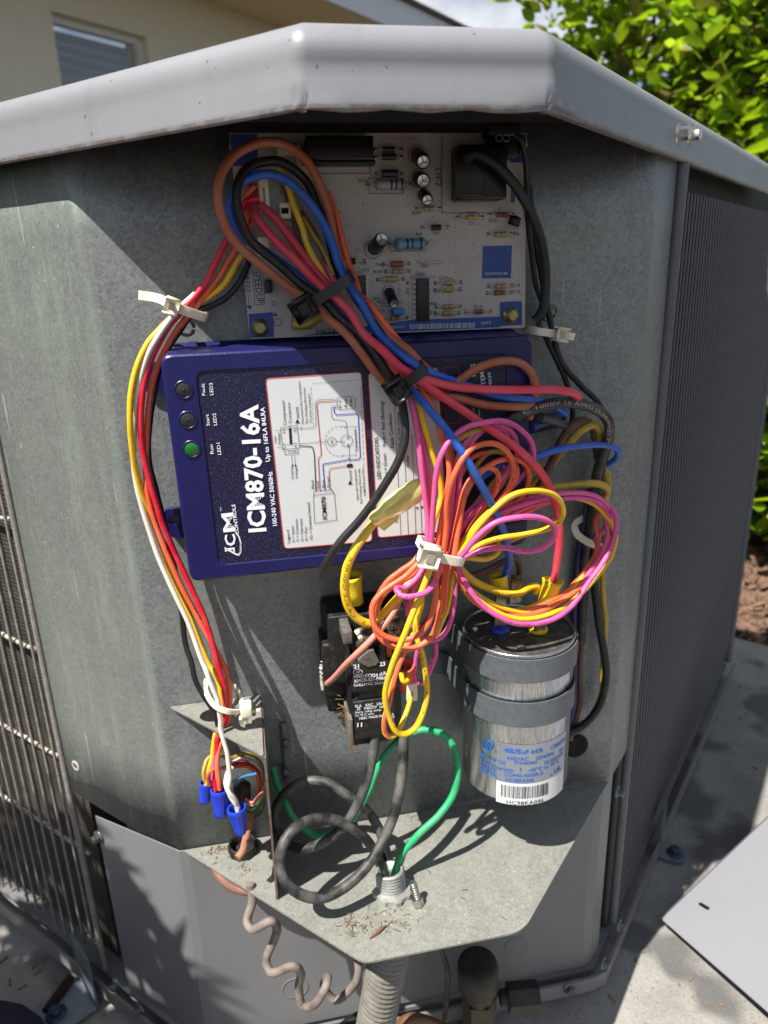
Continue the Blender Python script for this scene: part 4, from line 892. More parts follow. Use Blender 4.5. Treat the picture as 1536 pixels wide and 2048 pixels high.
for a in (((780, 755), (775, 742), (785, 742)), ((794, 755), (789, 742), (799, 742)), ((793, 545), (814, 540), (803, 522)), ((1046, 838), (1068, 834), (1056, 818))): b.add([lp_(.0005)(T2(*p)) for p in a], [(0, 1, 2)])
for x0, y0, x1, y1 in ((1270, 455, 1300, 1080), (1316, 640, 1336, 1078), (1353, 600, 1372, 1075), (1382, 700, 1402, 1072), (1246, 452, 1246, 453)): s2(b, [(x0, y0), (x1, y1)], 2)
s2(b, [(1318, 835), (1475, 825)], 2)
struct(b.build('black_lettering', m_ink, box), 'stuff')
for q, mt, nm in (((257, 383), mat('led_dark', '#2b2a2c', .3), 'led'), ((277, 528), MATS['led_dark'], 'led'), ((296, 668), mat('led_green', '#12611d', .25, spec=.8), 'led')):
    c = fp(0)(T2(*q)); b = MB(); b.lathe(c, (0, -1, 0), [(0, .0010), (.0018, .00095), (.0034, .0005), (.0040, .0003), (.0041, 0)], 24); o = b.build(nm, mt, box)
    b = MB(); b.lathe(c, (0, -1, 0), [(.0041, 0), (.0042, .0006), (.0048, .0006), (.0052, 0)], 28); b.build('bezel', m_nav, o)
    if mt.name == 'led_dark': b = MB(); b.lathe(c+V((0, -.001, 0)), (0, -1, 0), [(0, .0003), (.0005, .0003), (.0006, 0)], 10); b.build('led_dot', m_ink, o)
def ear(q, r, holeq, name='mounting_ear'):
    c = onY(holeq, -.005); P = [onY(p, -.005) for p in q]; outer_ = rquad(P, .0035, 4)
    hole = [c+V((cos(2*pi*i/16)*r, 0, sin(2*pi*i/16)*r)) for i in range(16)]
    bm = bmesh.new(); ov = [bm.verts.new(p) for p in outer_]; hv = [bm.verts.new(p) for p in hole]
    es = [bm.edges.new((L[i], L[(i+1) % len(L)])) for L in (ov, hv) for i in range(len(L))]
    bmesh.ops.triangle_fill(bm, use_beauty=True, edges=es, normal=V((0, -1, 0))); r_ = bmesh.ops.extrude_face_region(bm, geom=bm.faces[:])
    for v in [g for g in r_['geom'] if isinstance(g, bmesh.types.BMVert)]: v.co.y += .004
    bmesh.ops.recalc_face_normals(bm, faces=bm.faces[:]); bm.verts.index_update(); b = MB(); b.add([v.co.copy() for v in bm.verts], [[v.index for v in f.verts] for f in bm.faces]); bm.free(); b.build(name, m_nav, box)
ear([(326, 1020), (376, 1015), (382, 1075), (340, 1076)], .0032, (347, 1040)); ear([(268, 730), (330, 722), (334, 790), (276, 770)], .003, (285, 750)); ear([(1040, 830), (1132, 828), (1130, 852), (1045, 872)], .0026, (1112, 842))

# ================================================================== CONTACTOR
ct = thing('contactor', 'black dusty contactor relay with white lettering and screw terminals, above the power cables', 'contactor', onY((750, 1380), -.02))
CY = -.052
def cp(o=0): return lambda p: onY(p, CY-o)
def cbox(name, a, c, y0, y1, mt=None, r=.0012, parent=None, ref=None):
    rf = ref if ref is not None else y1; lo, hi = onY(a, rf), onY(c, rf); b = MB(); b.rbox((min(lo.x, hi.x), y1, min(lo.z, hi.z)), (max(lo.x, hi.x), y0, max(lo.z, hi.z)), r); return b.build(name, mt or m_blackd, parent or ct)
cbox('mounting_plate', (642, 1205), (706, 1420), -.001, -.012, r=.003)
cbox('coil_body', (656, 1235), (815, 1350), -.003, -.034)
cbox('body', (694, 1330), (805, 1478), -.003, -.046)
cbox('upper_label_block', (702, 1330), (800, 1374), -.040, CY, r=.0008)
cbox('lower_label_block', (706, 1405), (792, 1468), -.040, CY, r=.0008)
cbox('window_recess', (716, 1372), (765, 1404), -.040, CY+.0015, mat('void_gloss', '#050506', .3), r=.0004)
cbox('side_bracket', (644, 1290), (700, 1390), -.002, -.028, r=.002)
cbox('left_rail', (696, 1265), (709, 1480), -.03, CY+.004, r=.0006)
cbox('rail_tab', (686, 1265), (706, 1288), -.03, CY-.001, mat('dusty_grey', '#5f5b55', .8, 0, '#3d3a35', 400, .4, .7), r=.0008)
cbox('rail_foot', (697, 1440), (708, 1492), -.03, CY, mat('rusty_tan', '#6d655a', .85, 0, '#5d4c3d', 300, .4, .7), r=.0005)
cbox('barrier', (757, 1270), (772, 1325), -.03, CY, r=.0008); cbox('barrier', (800, 1275), (808, 1340), -.03, CY+.002, r=.0008)
m_term = mat('terminal_zinc', '#a9a48f', .32, .9, '#5d594a', 300, .42, .7)
for q, yy in (((727, 1287), CY+.006), ((786, 1262), CY+.010)):
    c = onY(q, yy); b = MB(); b.lathe(c+V((0, .004, 0)), (0, -.96, .28), [(0, .0068), (.0030, .0068), (.0050, .006), (.0060, .0042), (.0060, .003), (.0085, .0028), (.0088, .0018), (.0088, 0)], 24); sc = b.build('terminal_screw', m_term, ct)
    n_ = V((0, -.96, .28)).normalized(); b = MB(); b.obb(c+V((0, .004, 0))+n_*.0068, V((.0025, 0, 0)), V((0, .28, .96)).normalized()*.0005, n_*.0004); b.obb(c+V((0, .004, 0))+n_*.0068, V((.0005, 0, 0)), V((0, .28, .96)).normalized()*.0025, n_*.0004); b.build('cross_slot', m_ink, sc)
b = MB(); P = [cp(.001)(p) for p in ((737, 1304), (748, 1302), (758, 1322), (752, 1330), (736, 1334), (724, 1328), (716, 1322))]; b.prism(P, (0, .003, 0)); b.build('dusty_tongue', MATS['dusty_grey'], ct)
b = MB(); lo = onY((772, 1318), CY+.004); b.rbox(tuple(lo+V((0, -.001, -.002))), tuple(lo+V((.004, .012, .010))), .0005); b.build('copper_terminal', mat('copper_dull', '#a8683c', .5, .6), ct)
b = MB()
def t5(s, a, c, h, bold=0): text(b, s, T85(*a), T85(*c), h*.17582, cp(.0004), bold)
for a in (("21", (493, 1010), (558, 1004), 44, .03), ("23", (792, 980), (856, 974), 46, .03), ("HN51KC024", (497, 1118), (770, 1098), 38, .02), ("cUL", (790, 1092), (878, 1072), 38, .03), ("XMC0-321-EBBC", (497, 1168), (872, 1130), 38, .02), ("Coil:24VAC 50/60Hz", (497, 1212), (890, 1178), 32, .015), ("HF", (528, 1062), (568, 1060), 26, .03),
          ("FLA   VAC   LRA", (515, 1452), (840, 1415), 30, .015), (" 32   240/277  160", (532, 1482), (850, 1452), 30, .015), ("Herm. refrig. comp.", (515, 1520), (815, 1485), 26, .008), ("Cu 75 C wire", (515, 1556), (722, 1530), 26, .008), ("HEBC MADE IN CHINA", (560, 1590), (955, 1540), 28, .01), ("11", (536, 1672), (592, 1668), 46, .03), ("2009", (905, 1575), (960, 1570), 26, .01)): t5(*a)
strip(b, [T85(545+52*cos(k*.35), 1048+30*sin(k*.35)) for k in range(18)], 1.1, cp(.0004), True)
struct(b.build('white_lettering', m_text, ct), 'stuff')
cbox('side_terminal', (640, 1338), (651, 1382), -.012, -.020, mat('ceramic_white', '#c9c3b4', .7, 0, '#8d8475', 300, .45, .65), r=.001)
b = MB(); sp0 = onY((642, 1325), -.022)
b.tube([sp0+V((.0016*sin(k*1.1), .0016*cos(k*1.1), -k*.00055)) for k in range(24)], .00045, 5); b.build('terminal_spring', m_term, ct)
# nests of debris beside the contactor
m_deb = mat('dry_straw', '#8a7352', .95, 0, '#5c4630', 200, .3, .7)
def debris(name, label, cat, cx, n, sp, zf, ln=(.002, .006), mt=None):
    b = MB()
    for i in range(n):
        p = zf(cx, sp); q = Quaternion((0, 0, 1), random.uniform(0, 6.3)) @ Quaternion((0, 1, 0), random.uniform(-.35, .35)); l = random.uniform(*ln); w = random.uniform(.0001, .0003)
        b.tube([p+q @ V((-l, 0, 0)), p+q @ V((0, random.uniform(-.3, .3)*l, random.uniform(0, .25)*l)), p+q @ V((l, 0, 0))], w, 4, caps=False)
    o = b.build(name, mt or m_deb, None); o['kind'] = 'stuff'; return o
def onshelf(c, sp):
    while True:
        p = onZ((random.gauss(c[0], sp[0]), random.gauss(c[1], sp[1])), ZS)
        if p.y < -.004 and p.x+p.y > CL+.006 and p.x-p.y < CR-.004 and p.y > fl.y+.003: return p+V((0, 0, random.uniform(.0004, .0012)))
for c, sp, n in (((425, 1690), (25, 10), 32), ((760, 1840), (60, 16), 45), ((480, 1740), (35, 12), 14), ((715, 1852), (25, 10), 34), ((930, 1750), (110, 60), 14)): debris('dry_clippings', '', '', c, n, sp, onshelf, (.0006, .0026))
def onside(c, sp): p = onY((random.gauss(c[0], sp[0]), random.gauss(c[1], sp[1])), CY+.012+random.uniform(-.004, .004)); return p
debris('spider_web_debris', '', '', (683, 1430), 18, (5, 18), onside, (.001, .003)); debris('spider_web_debris', '', '', (712, 1490), 14, (5, 18), onside, (.001, .003))
lf_ = onZ((756, 1864), ZS+.0012); b = MB(); b.tube([lf_+V((-.006, -.0035, 0)), lf_, lf_+V((.006, .0035, .0005))], .0009, 6, rr=[.0003, .0012, .0003]); tag(b.build('dry_leaf', mat('dry_brown', '#6b4a35', .9), None), 'small curled brown dry leaf lying on the front of the shelf', 'leaf')

# ================================================================== CAPACITOR
KY = -.0405; kc = onY((1036, 1262), KY); kr = .0364
kt = onY((1040, 1314), KY-kr).z; kb = onY((1035, 1611), KY-kr).z
kx = (onY((1036, 1262), KY).x+onY((1034, 1578), KY).x)/2
kx -= .0012; KC = V((kx, KY, 0))
cap = thing('run_capacitor', 'silver round run capacitor with blue printed label, strapped upright at the right', 'capacitor', (kx, KY, kb))
def brushed():
    M = bpy.data.materials.new('brushed_can'); M.use_nodes = True; t = M.node_tree; bs = t.nodes['Principled BSDF']
    o = nn(t, 'ShaderNodeTexCoord').outputs['Object']; mpn = nn(t, 'ShaderNodeMapping'); mpn.inputs['Scale'].default_value = (1, 1, .05); t.links.new(o, mpn.inputs[0])
    f = noise(t, mpn.outputs[0], 1800, 3, .7); c = mixrgb(t, ramp(t, f, .35, .65), lin('#8f9194'), lin('#cfd0d3')); 
    t.links.new(c, bs.inputs['Base Color']); bs.inputs['Metallic'].default_value = .92
    t.links.new(mth(t, 'ADD', .14, mth(t, 'MULTIPLY', f, .2)), bs.inputs['Roughness']); return M
m_can = brushed(); m_captop = mat('capacitor_lid', '#45423e', .5, .3, '#6f6a62', 180, .42, .72, bump=.3)
b = MB(); H = kt-kb; b.lathe(V((kx, KY, kb)), (0, 0, 1), [(0, .001), (kr*.9, .0006), (kr*.98, 0), (kr, .0015), (kr, H-.003), (kr*1.02, H-.001), (kr*1.0, H), (kr*.97, H-.0006), (kr*.965, H-.002)], 56); b.build('can', m_can, cap)
b = MB(); b.lathe(V((kx, KY, kb)), (0, 0, 1), [(kr*.965, H-.002), (kr*.8, H-.0016), (kr*.6, H-.0012), (0, H-.0012)], 48); b.build('can_lid', m_captop, cap)
def cylp(p, rr=kr):   # photo direction meets the can's side
    v = ray(p); o = CAM-KC; a = v.x**2+v.y**2; bb = 2*(o.x*v.x+o.y*v.y); c = o.x**2+o.y**2-rr*rr; D = bb*bb-4*a*c
    D = max(D, 0); t = (-bb-sqrt(D))/(2*a); P = CAM+v*t; return atan2(P.x-kx, -(P.y-KY)), P.z
def oncyl(th, z, rr): return V((kx+rr*sin(th), KY-rr*cos(th), z))
m_lblc = mat('silver_label', '#a3a9b5', .36, .65, '#969caa', 20, .3, .8); m_lbw = mat('barcode_white', '#cfd0d0', .5); m_cblue = mat('capacitor_print', '#1f5fae', .5)
def cpatch(name, p0, p1, mt, rr, parent):   # p0 left-top px, p1 right-bottom px
    tha, za = cylp(p0); thb, zb_ = cylp(p1); b = MB(); n = 20
    b.add([oncyl(tha+(thb-tha)*i/n, z, rr) for z in (za, zb_) for i in range(n+1)], [(i, i+n+1, i+n+2, i+1) for i in range(n)], True); return b.build(name, mt, parent)
th0, ztl = cylp(T87(405, 1045)); th1, _ = cylp(T87(985, 1000)); _, zbl = cylp(T87(600, 1395)); _, zbb = cylp(T87(600, 1580))
def cp2(name, a, c, za, zb_, mt, rr): 
    b = MB(); n = 22; b.add([oncyl(a+(c-a)*i/n, z, rr) for z in (za, zb_) for i in range(n+1)], [(i, i+n+1, i+n+2, i+1) for i in range(n)], True); return b.build(name, mt, cap)
_, ztl = cylp(T87(640, 1065))
cp2('silver_label', th0, th1, ztl, zbl, m_lblc, kr+.0001); cp2('barcode_label', th0, th1, zbl-.0002, zbb, m_lbw, kr+.0001)
def ctext(mb, s, p0, p1, h, bold=0, row=None):
    vs, fs, x0, x1 = glyphs(s, bold); a, za = cylp(p0); c, zc_ = cylp(p1); _, z2 = cylp((p0[0], p0[1]-h)); hh = z2-za
    za = zc_ = (za+zc_)/2
    mb.add([oncyl(a+(c-a)*(v.x-x0)/(x1-x0), za+hh*v.y/.72, kr+.0003) for v in vs], fs)
b = MB()
for a in (("45/5", (458, 1122), (608, 1140), 38, .03), ("uF ±6%", (612, 1140), (792, 1125), 36, .01), ("CBB65B", (858, 1090), (978, 1040), 32, 0), ("440VAC", (482, 1188), (672, 1200), 34, 0), ("50/60Hz", (735, 1185), (888, 1152), 32, 0), ("SH", (928, 1130), (965, 1105), 26, 0), ("Mineral Oil", (262, 1170), (472, 1222), 34, 0), ("Protected", (552, 1228), (738, 1222), 32, 0), ("10,000AFC", (805, 1210), (968, 1160), 32, 0),
          ("Characteristic", (262, 1222), (545, 1285), 32, 0), ("E", (594, 1288), (612, 1288), 30, 0), ("-40°C to 70°C", (668, 1278), (925, 1230), 32, 0), ("No PCB", (262, 1262), (398, 1300), 32, 0), ("E187356", (262, 1298), (405, 1345), 32, 0), ("CD440-4505R-0", (462, 1322), (792, 1322), 32, 0), ("HC98KA046", (472, 1372), (716, 1378), 32, 0), (".", (858, 1325), (872, 1322), 40, .06), ("UL", (885, 1305), (945, 1275), 36, .02), ("R", (385, 1130), (398, 1134), 12, .02)): ctext(b, a[0], T87(*a[1]), T87(*a[2]), a[3]*.234, a[4]+.012)
for rr_ in (46, 38):
    pts = [cylp(T87(326+rr_*cos(k*.33), 1072+rr_*1.05*sin(k*.33))) for k in range(20)]
    P = [oncyl(t_, z_, kr+.0003) for t_, z_ in pts]; b.tube(P, .00022, 4)
for seg in (((300, 1098), (328, 1045)), ((328, 1045), (350, 1098)), ((326, 1075), (326, 1105))): b.tube([oncyl(*cylp(T87(*p)), kr+.0003) for p in seg], .0003, 4)
struct(b.build('blue_lettering', m_cblue, cap), 'stuff')
b = MB(); x = 436
_, zt_ = cylp(T87(640, 1420)); _, zb2 = cylp(T87(640, 1522))
while x < 838:
    w = random.choice((2.5, 4, 7)); a, _ = cylp(T87(x, 1450)); c_, _ = cylp(T87(x+w, 1450)); b.add([oncyl(a, zt_, kr+.0003), oncyl(a, zb2, kr+.0003), oncyl(c_, zb2, kr+.0003), oncyl(c_, zt_, kr+.0003)], [(0, 1, 2, 3)]); x += w+random.choice((4, 6, 9))
ctext(b, "HC98KA046", T87(482, 1560), T87(795, 1550), 7.5, 0); b.build('barcode', m_ink, cap)
# terminals
for q, mt, nm in (((1000, 1262), mat('insulator_blue', '#2945b0', .4), 'blue_insulator'), ((1076, 1262), mat('insulator_yellow', '#d4b512', .4), 'yellow_insulator'), ((1000, 1232), m_black, 'black_insulator')):
    c = onZ(q, kt-.001); b = MB(); rr_ = .0058; b.lathe(c+V((0, 0, -.0005)), (0, 0, 1), [(rr_*.8, 0), (rr_*1.05, .0008), (rr_*1.1, .0028), (rr_*.8, .0034), (rr_*.55, .005), (0, .005)], 22); o = b.build(nm, mt, cap)
    b = MB(); b.box((c.x-.0042, c.y-.0006, c.z+.003), (c.x-.0012, c.y, c.z+.018)); b.box((c.x+.0012, c.y-.0006, c.z+.003), (c.x+.0042, c.y, c.z+.018)); b.build('blade', m_term, o)
for q in ((1042, 1296), ): c = onZ(q, kt-.001); b = MB(); b.lathe(c, (0, 0, 1), [(.0028, 0), (.0028, .001), (.0012, .0016), (0, .0016)], 12); b.build('rivet', m_captop, cap)
# straps
m_strap = mat('galvanised_strap', '#646a6e', .5, .35, '#575d61', 250, .4, .7, bump=.15, bscale=700)
for i, (qa, qb) in enumerate((((1036, 1318), (1036, 1364)), ((1036, 1404), (1036, 1452)))):
    za, zb_ = cylp(qa)[1], cylp(qb)[1]; rs = kr+.0014; pl = []
    pl.append(V((kx-rs-.010, -.0008, 0))); pl.append(V((kx-rs-.006, -.0012, 0))); pl.append(V((kx-rs-.0012, -.006, 0))); pl.append(V((kx-rs-.0002, KY+.012, 0)))
    for k in range(25): a = -pi/2+pi*k/24; pl.append(V((kx+rs*sin(a), KY-rs*cos(a), 0)))
    pl.append(V((kx+rs+.0002, KY+.012, 0))); pl.append(V((kx+rs+.0012, -.006, 0))); pl.append(V((kx+rs+.006, -.0012, 0))); pl.append(V((kx+rs+.018, -.0008, 0)))
    b = MB(); n = len(pl); q = []
    for j, p in enumerate(pl):
        tg = (pl[min(j+1, n-1)]-pl[max(j-1, 0)]).normalized(); no = V((tg.y, -tg.x, 0))*.0005
        q += [p+no+V((0, 0, za)), p-no+V((0, 0, za)), p-no+V((0, 0, zb_)), p+no+V((0, 0, zb_))]
    b.add(q, [(j*4+3, j*4, j*4+4, j*4+7) for j in range(n-1)], True)
    b.add(q, [(j*4+k, j*4+(k+1) % 4, j*4+4+(k+1) % 4, j*4+4+k) for j in range(n-1) for k in (0, 1, 2)], False)
    st = b.build('capacitor_strap', m_strap)
    tag(st, ('upper' if i == 0 else 'lower')+' grey metal band wrapped round the silver capacitor', 'strap', 'metal bands holding the capacitor')

# ================================================================== WIRES
def P_(tf, L): return [(*tf(x, y), d) for x, y, d in L]
PATHS = {}
def wireprint(label, s, a, c, h, mt, lat=0, bold=.01):
    out, r, o = PATHS[label]; ls = [0]
    for p, q in zip(out[:-1], out[1:]): ls.append(ls[-1]+(q-p).length)
    vs, fs, x0, x1 = glyphs(s, bold); Lt = ls[-1]; W = []
    for v in vs:
        d = (a+(c-a)*(v.x-x0)/(x1-x0))*Lt; k = max(0, min(len(ls)-2, next((i for i in range(len(ls)-1) if ls[i+1] >= d), len(ls)-2)))
        f = (d-ls[k])/max(1e-9, ls[k+1]-ls[k]); C = out[k].lerp(out[k+1], f); T = (out[min(k+2, len(out)-1)]-out[max(k-1, 0)]).normalized(); tc_ = (CAM-C); tc_ = (tc_-T*tc_.dot(T)).normalized(); N = tc_.cross(T)
        if a > c: pass
        y = (v.y/.72-.5)*h+lat; y = max(-r*.95, min(r*.95, y)); W.append(C+N*y+tc_*(sqrt(r*r-y*y)+.00012))
    b = MB(); b.add(W, fs); q = b.build('printed_text', mt, o); q['kind'] = 'stuff'
def wire(label, m_, r, pts, name='wire', cat='wire', group=None, k=7, parent=None, lift=True):
    P = []
    for x, y, d in pts:
        p = onY((x, y), -d/1000)
        if lift and p.z < ZS+r/1000+.0006 and p.y < 0:
            q = onZ((x, y), ZS+r/1000+.0006)
            p = q
        if p.y > -r/1000-.0003 and d >= 0: p = onY((x, y), -r/1000-.0003)
        P.append(p)
    sp = spline(P, k)
    # gentle irregularity of hand-bent wire
    out = []
    ph = random.uniform(0, 9)
    for i, p in enumerate(sp): out.append(p+V((sin(i*.35+ph)*.00016+sin(i*.9+ph)*.00004, cos(i*.27+ph)*.00014, sin(i*.33+ph*2)*.00016)))
    b = MB(); b.tube(out, r/1000, 12 if r > 2 else 10)
    o = b.build(name, m_, parent); PATHS[label] = (out, r/1000, o)
    if not parent: tag(o, label, cat, group)
    return o
w_brown = wiremat('wire_brown', '#a45a3c', .5); w_dbrown = wiremat('wire_dark_brown', '#5a3a2e', .5); w_black = wiremat('wire_black', '#101113', .42, dust='#5d5a54', dfac=.12); w_bdust = wiremat('wire_black_dusty', '#19191b', .48, dust='#7d7a73', dfac=.6)
w_blue = wiremat('wire_blue', '#1657b8', .38); w_red = wiremat('wire_rose_red', '#d8364f', .4); w_tred = wiremat('wire_red', '#d3122c', .35); w_pink = wiremat('wire_pink', '#dc5598', .36, prnt='#5a1a3a'); w_or = wiremat('wire_orange', '#e0613a', .38, prnt='#4a1a12')
w_yel = wiremat('wire_yellow', '#e3b912', .36, prnt='#4a3a08'); w_wht = wiremat('wire_white', '#d9d3c6', .42); w_grn = wiremat('wire_green', '#1f9a62', .36); w_sal = wiremat('wire_salmon', '#c77f6e', .45, dust='#a08e80', dfac=.35); w_navy = wiremat('wire_navy', '#242a66', .42); w_lb = wiremat('wire_light_blue', '#4a90cf', .4); w_dyel = wiremat('wire_mustard', '#b5962a', .42, prnt='#4a3a08'); w_mar = wiremat('wire_maroon', '#8a2c3e', .42)
TH = 2.4
# --- top loops
wire('thick brown wire making the outermost loop over the circuit board', w_brown, TH, P_(T3, [(1090, 338, 46), (1000, 345, 50), (800, 340, 54), (650, 305, 57), (520, 292, 55), (420, 268, 50), (345, 240, 50), (300, 195, 50), (230, 100, 50), (150, 5, 46)])+P_(T81, [(1160, 1780, 42), (1050, 1660, 38), (850, 1530, 34), (700, 1410, 33), (500, 1250, 36), (350, 1110, 40), (240, 950, 43), (178, 780, 45), (168, 600, 45), (215, 420, 42), (330, 270, 38), (480, 190, 35), (640, 158, 33), (800, 185, 31), (950, 290, 30), (1060, 440, 29), (1150, 640, 27), (1205, 850, 26), (1245, 1050, 25), (1290, 1220, 25), (1340, 1350, 26), (1420, 1530, 30)])+P_(T1, [(670, 830, 34), (740, 930, 40), (800, 1000, 46)])+P_(T3, [(440, 90, 52), (500, 150, 53), (580, 215, 52)]))
wire('brown wire arching over the right end of the navy module', w_brown, TH, P_(T3, [(560, 250, 50), (620, 262, 52), (680, 225, 52), (760, 170, 52), (850, 142, 50), (940, 148, 49), (1000, 195, 48), (1018, 260, 47), (1010, 330, 46), (990, 400, 45)]))
wire('thick black wire looping over the board whose cut end hangs over the navy module', w_black, TH, P_(T3, [(42, 1108, 62), (130, 968, 64), (230, 850, 65), (325, 720, 66), (395, 600, 66), (428, 490, 65), (428, 400, 62), (405, 300, 56), (360, 210, 54), (300, 120, 52), (215, 10, 48)])+P_(T81, [(1300, 1790, 43), (1150, 1640, 39), (950, 1490, 35), (780, 1340, 33), (620, 1210, 34), (470, 1060, 37), (385, 900, 39), (345, 740, 40), (345, 600, 39), (385, 470, 36), (480, 375, 32), (620, 338, 29), (760, 350, 27), (900, 430, 25), (1010, 560, 23), (1080, 720, 22), (1150, 900, 21), (1210, 1100, 20), (1270, 1300, 21), (1330, 1480, 24)])+P_(T1, [(600, 760, 27), (660, 850, 34), (740, 960, 42), (800, 1040, 47)]))
wire('thick blue wire looping over the board and down to the capacitor', w_blue, TH, P_(T3, [(870, 1140, 44), (900, 1050, 50), (890, 960, 58), (850, 850, 66), (795, 740, 72), (715, 600, 76), (620, 460, 74), (530, 345, 68), (450, 265, 58), (400, 200, 50), (330, 120, 47), (250, 30, 44)])+P_(T81, [(1340, 1760, 38), (1180, 1600, 33), (960, 1440, 28), (780, 1300, 27), (560, 1150, 29), (420, 1060, 32), (330, 960, 34), (284, 850, 35), (284, 730, 35), (320, 620, 35), (380, 540, 34), (460, 490, 33), (560, 462, 32), (700, 470, 31), (830, 530, 31), (950, 640, 31), (1070, 790, 31), (1170, 960, 31), (1240, 1130, 31), (1300, 1320, 32), (1400, 1500, 36), (1490, 1640, 40)])+P_(T3, [(300, 5, 44), (370, 75, 50), (440, 135, 56), (520, 180, 58), (600, 215, 54), (700, 250, 51), (860, 300, 50), (1000, 318, 48), (1100, 340, 42), (1155, 375, 34)]))
wire('rose red wire from the board running right over the navy module', w_red, TH, P_(T81, [(470, 720, 22), (500, 830, 28), (600, 965, 31), (740, 1110, 33), (880, 1245, 35), (1000, 1380, 36), (1130, 1500, 37), (1250, 1600, 40), (1400, 1745, 45)])+P_(T3, [(240, 15, 50), (330, 95, 56), (420, 175, 60), (500, 215, 61), (600, 245, 60), (760, 265, 60), (950, 272, 59), (1100, 268, 58), (1180, 282, 56), (1212, 305, 48)]))
wire('rose red wire passing under the blue one down to the yellow boot on the capacitor', w_red, TH, P_(T81, [(560, 740, 20), (680, 850, 22), (800, 990, 24), (900, 1130, 26), (1010, 1290, 28), (1150, 1440, 30)])+P_(T3, [(250, 50, 44), (340, 135, 50), (430, 215, 57), (480, 225, 60), (560, 275, 61), (680, 355, 62), (800, 440, 63), (920, 522, 64), (1015, 610, 63), (1080, 705, 60), (1118, 820, 58), (1128, 950, 55), (1115, 1060, 52), (1100, 1135, 50)]))
wire('orange wire running under the outer brown loop beside the blue', w_or, 1.9, P_(T81, [(1180, 620, 18), (1240, 760, 20), (1290, 940, 22), (1345, 1150, 24), (1385, 1300, 25), (1450, 1460, 29), (1489, 1580, 32)])+P_(T1, [(700, 850, 38), (770, 940, 43)])+P_(T3, [(480, 150, 49), (540, 210, 49)]))
wire('thin yellow wire rising from the board inside the loops', w_yel, 1.9, P_(T81, [(740, 410, 19), (820, 560, 21), (885, 780, 23), (950, 960, 24), (1015, 1150, 26), (1100, 1320, 28), (1190, 1470, 30), (1290, 1620, 34)]))
wire('thin brown wire beside the yellow one inside the loops', w_dbrown, 1.7, P_(T81, [(790, 560, 16), (850, 790, 18), (900, 980, 19), (970, 1120, 20), (1060, 1260, 22), (1160, 1420, 26)]))
wire('thin maroon wire crossing the board behind the blue loop', w_mar, 1.5, P_(T81, [(930, 800, 17), (1040, 960, 19), (1110, 1110, 20), (1190, 1300, 23), (1260, 1440, 28)]))
wire('thin mustard wire twisted with the maroon one behind the blue loop', w_dyel, 1.3, P_(T81, [(960, 860, 19), (1050, 1010, 21), (1130, 1140, 22), (1190, 1260, 24), (1240, 1400, 28)]))
wire('short magenta wire just above the black tie on the board', w_pink, 1.8, P_(T81, [(1120, 1270, 20), (1180, 1340, 24), (1240, 1440, 28), (1300, 1540, 33)]))
wire('short yellow wire stub beside the letters at the foot of the board', w_dyel, 1.9, P_(T81, [(880, 1840, 15), (910, 1868, 17), (1000, 1860, 20), (1070, 1820, 23), (1130, 1785, 26)]))
wire('orange wire leaving the white plug at the left of the board', w_or, 1.5, P_(T81, [(500, 570, 22), (440, 650, 23), (410, 760, 22), (430, 900, 19), (420, 1000, 17)]))
wire('red wire curling round the white plug at the left of the board', w_tred, 1.6, P_(T81, [(540, 680, 22), (450, 700, 24), (400, 780, 22), (400, 900, 19)]))
# --- left bundle
wire('red wire of the left harness running from board to blue nuts', w_tred, 1.8, P_(TL, [(1030, 200, 16), (985, 270, 19), (930, 370, 20), (880, 470, 21), (830, 560, 22), (765, 640, 23), (690, 720, 24), (630, 830, 26), (590, 960, 28), (575, 1100, 28), (585, 1220, 27), (620, 1380, 26), (662, 1520, 25), (722, 1660, 24), (790, 1810, 25), (850, 1950, 27)])+P_(T84, [(505, 0, 30), (545, 150, 31), (565, 300, 32), (565, 450, 34), (520, 620, 34), (485, 720, 34), (478, 850, 35), (470, 1000, 37), (460, 1150, 38), (470, 1230, 38)]))
wire('orange printed wire of the left harness', w_or, 1.75, P_(TL, [(1040, 280, 15), (1005, 340, 17), (950, 430, 18), (890, 530, 19), (810, 630, 20), (730, 730, 20), (665, 840, 22), (625, 960, 24), (603, 1120, 24), (597, 1280, 23), (605, 1400, 22), (640, 1540, 21), (705, 1700, 22), (775, 1850, 23), (845, 1980, 25)])+P_(T84, [(575, 0, 26), (605, 150, 27), (615, 300, 28), (605, 450, 30), (570, 620, 32), (520, 760, 34), (485, 880, 36), (480, 1000, 38), (500, 1120, 40), (510, 1220, 40)]))
wire('yellow wire bowing out at the far left of the harness', w_yel, 1.75, P_(TL, [(1040, 360, 14), (1005, 410, 16), (970, 460, 17), (920, 545, 18), (870, 592, 18), (800, 625, 19), (720, 675, 22), (655, 735, 25), (600, 800, 27), (552, 920, 29), (533, 1060, 30), (538, 1200, 28), (562, 1330, 24), (602, 1460, 19), (655, 1600, 17), (705, 1740, 18), (765, 1880, 20)])+P_(T84, [(400, -60, 24), (450, 20, 26), (505, 150, 28), (530, 300, 29), (545, 450, 31), (490, 600, 32), (455, 720, 32), (432, 900, 32), (405, 1030, 32), (375, 1150, 33), (370, 1200, 33)]))
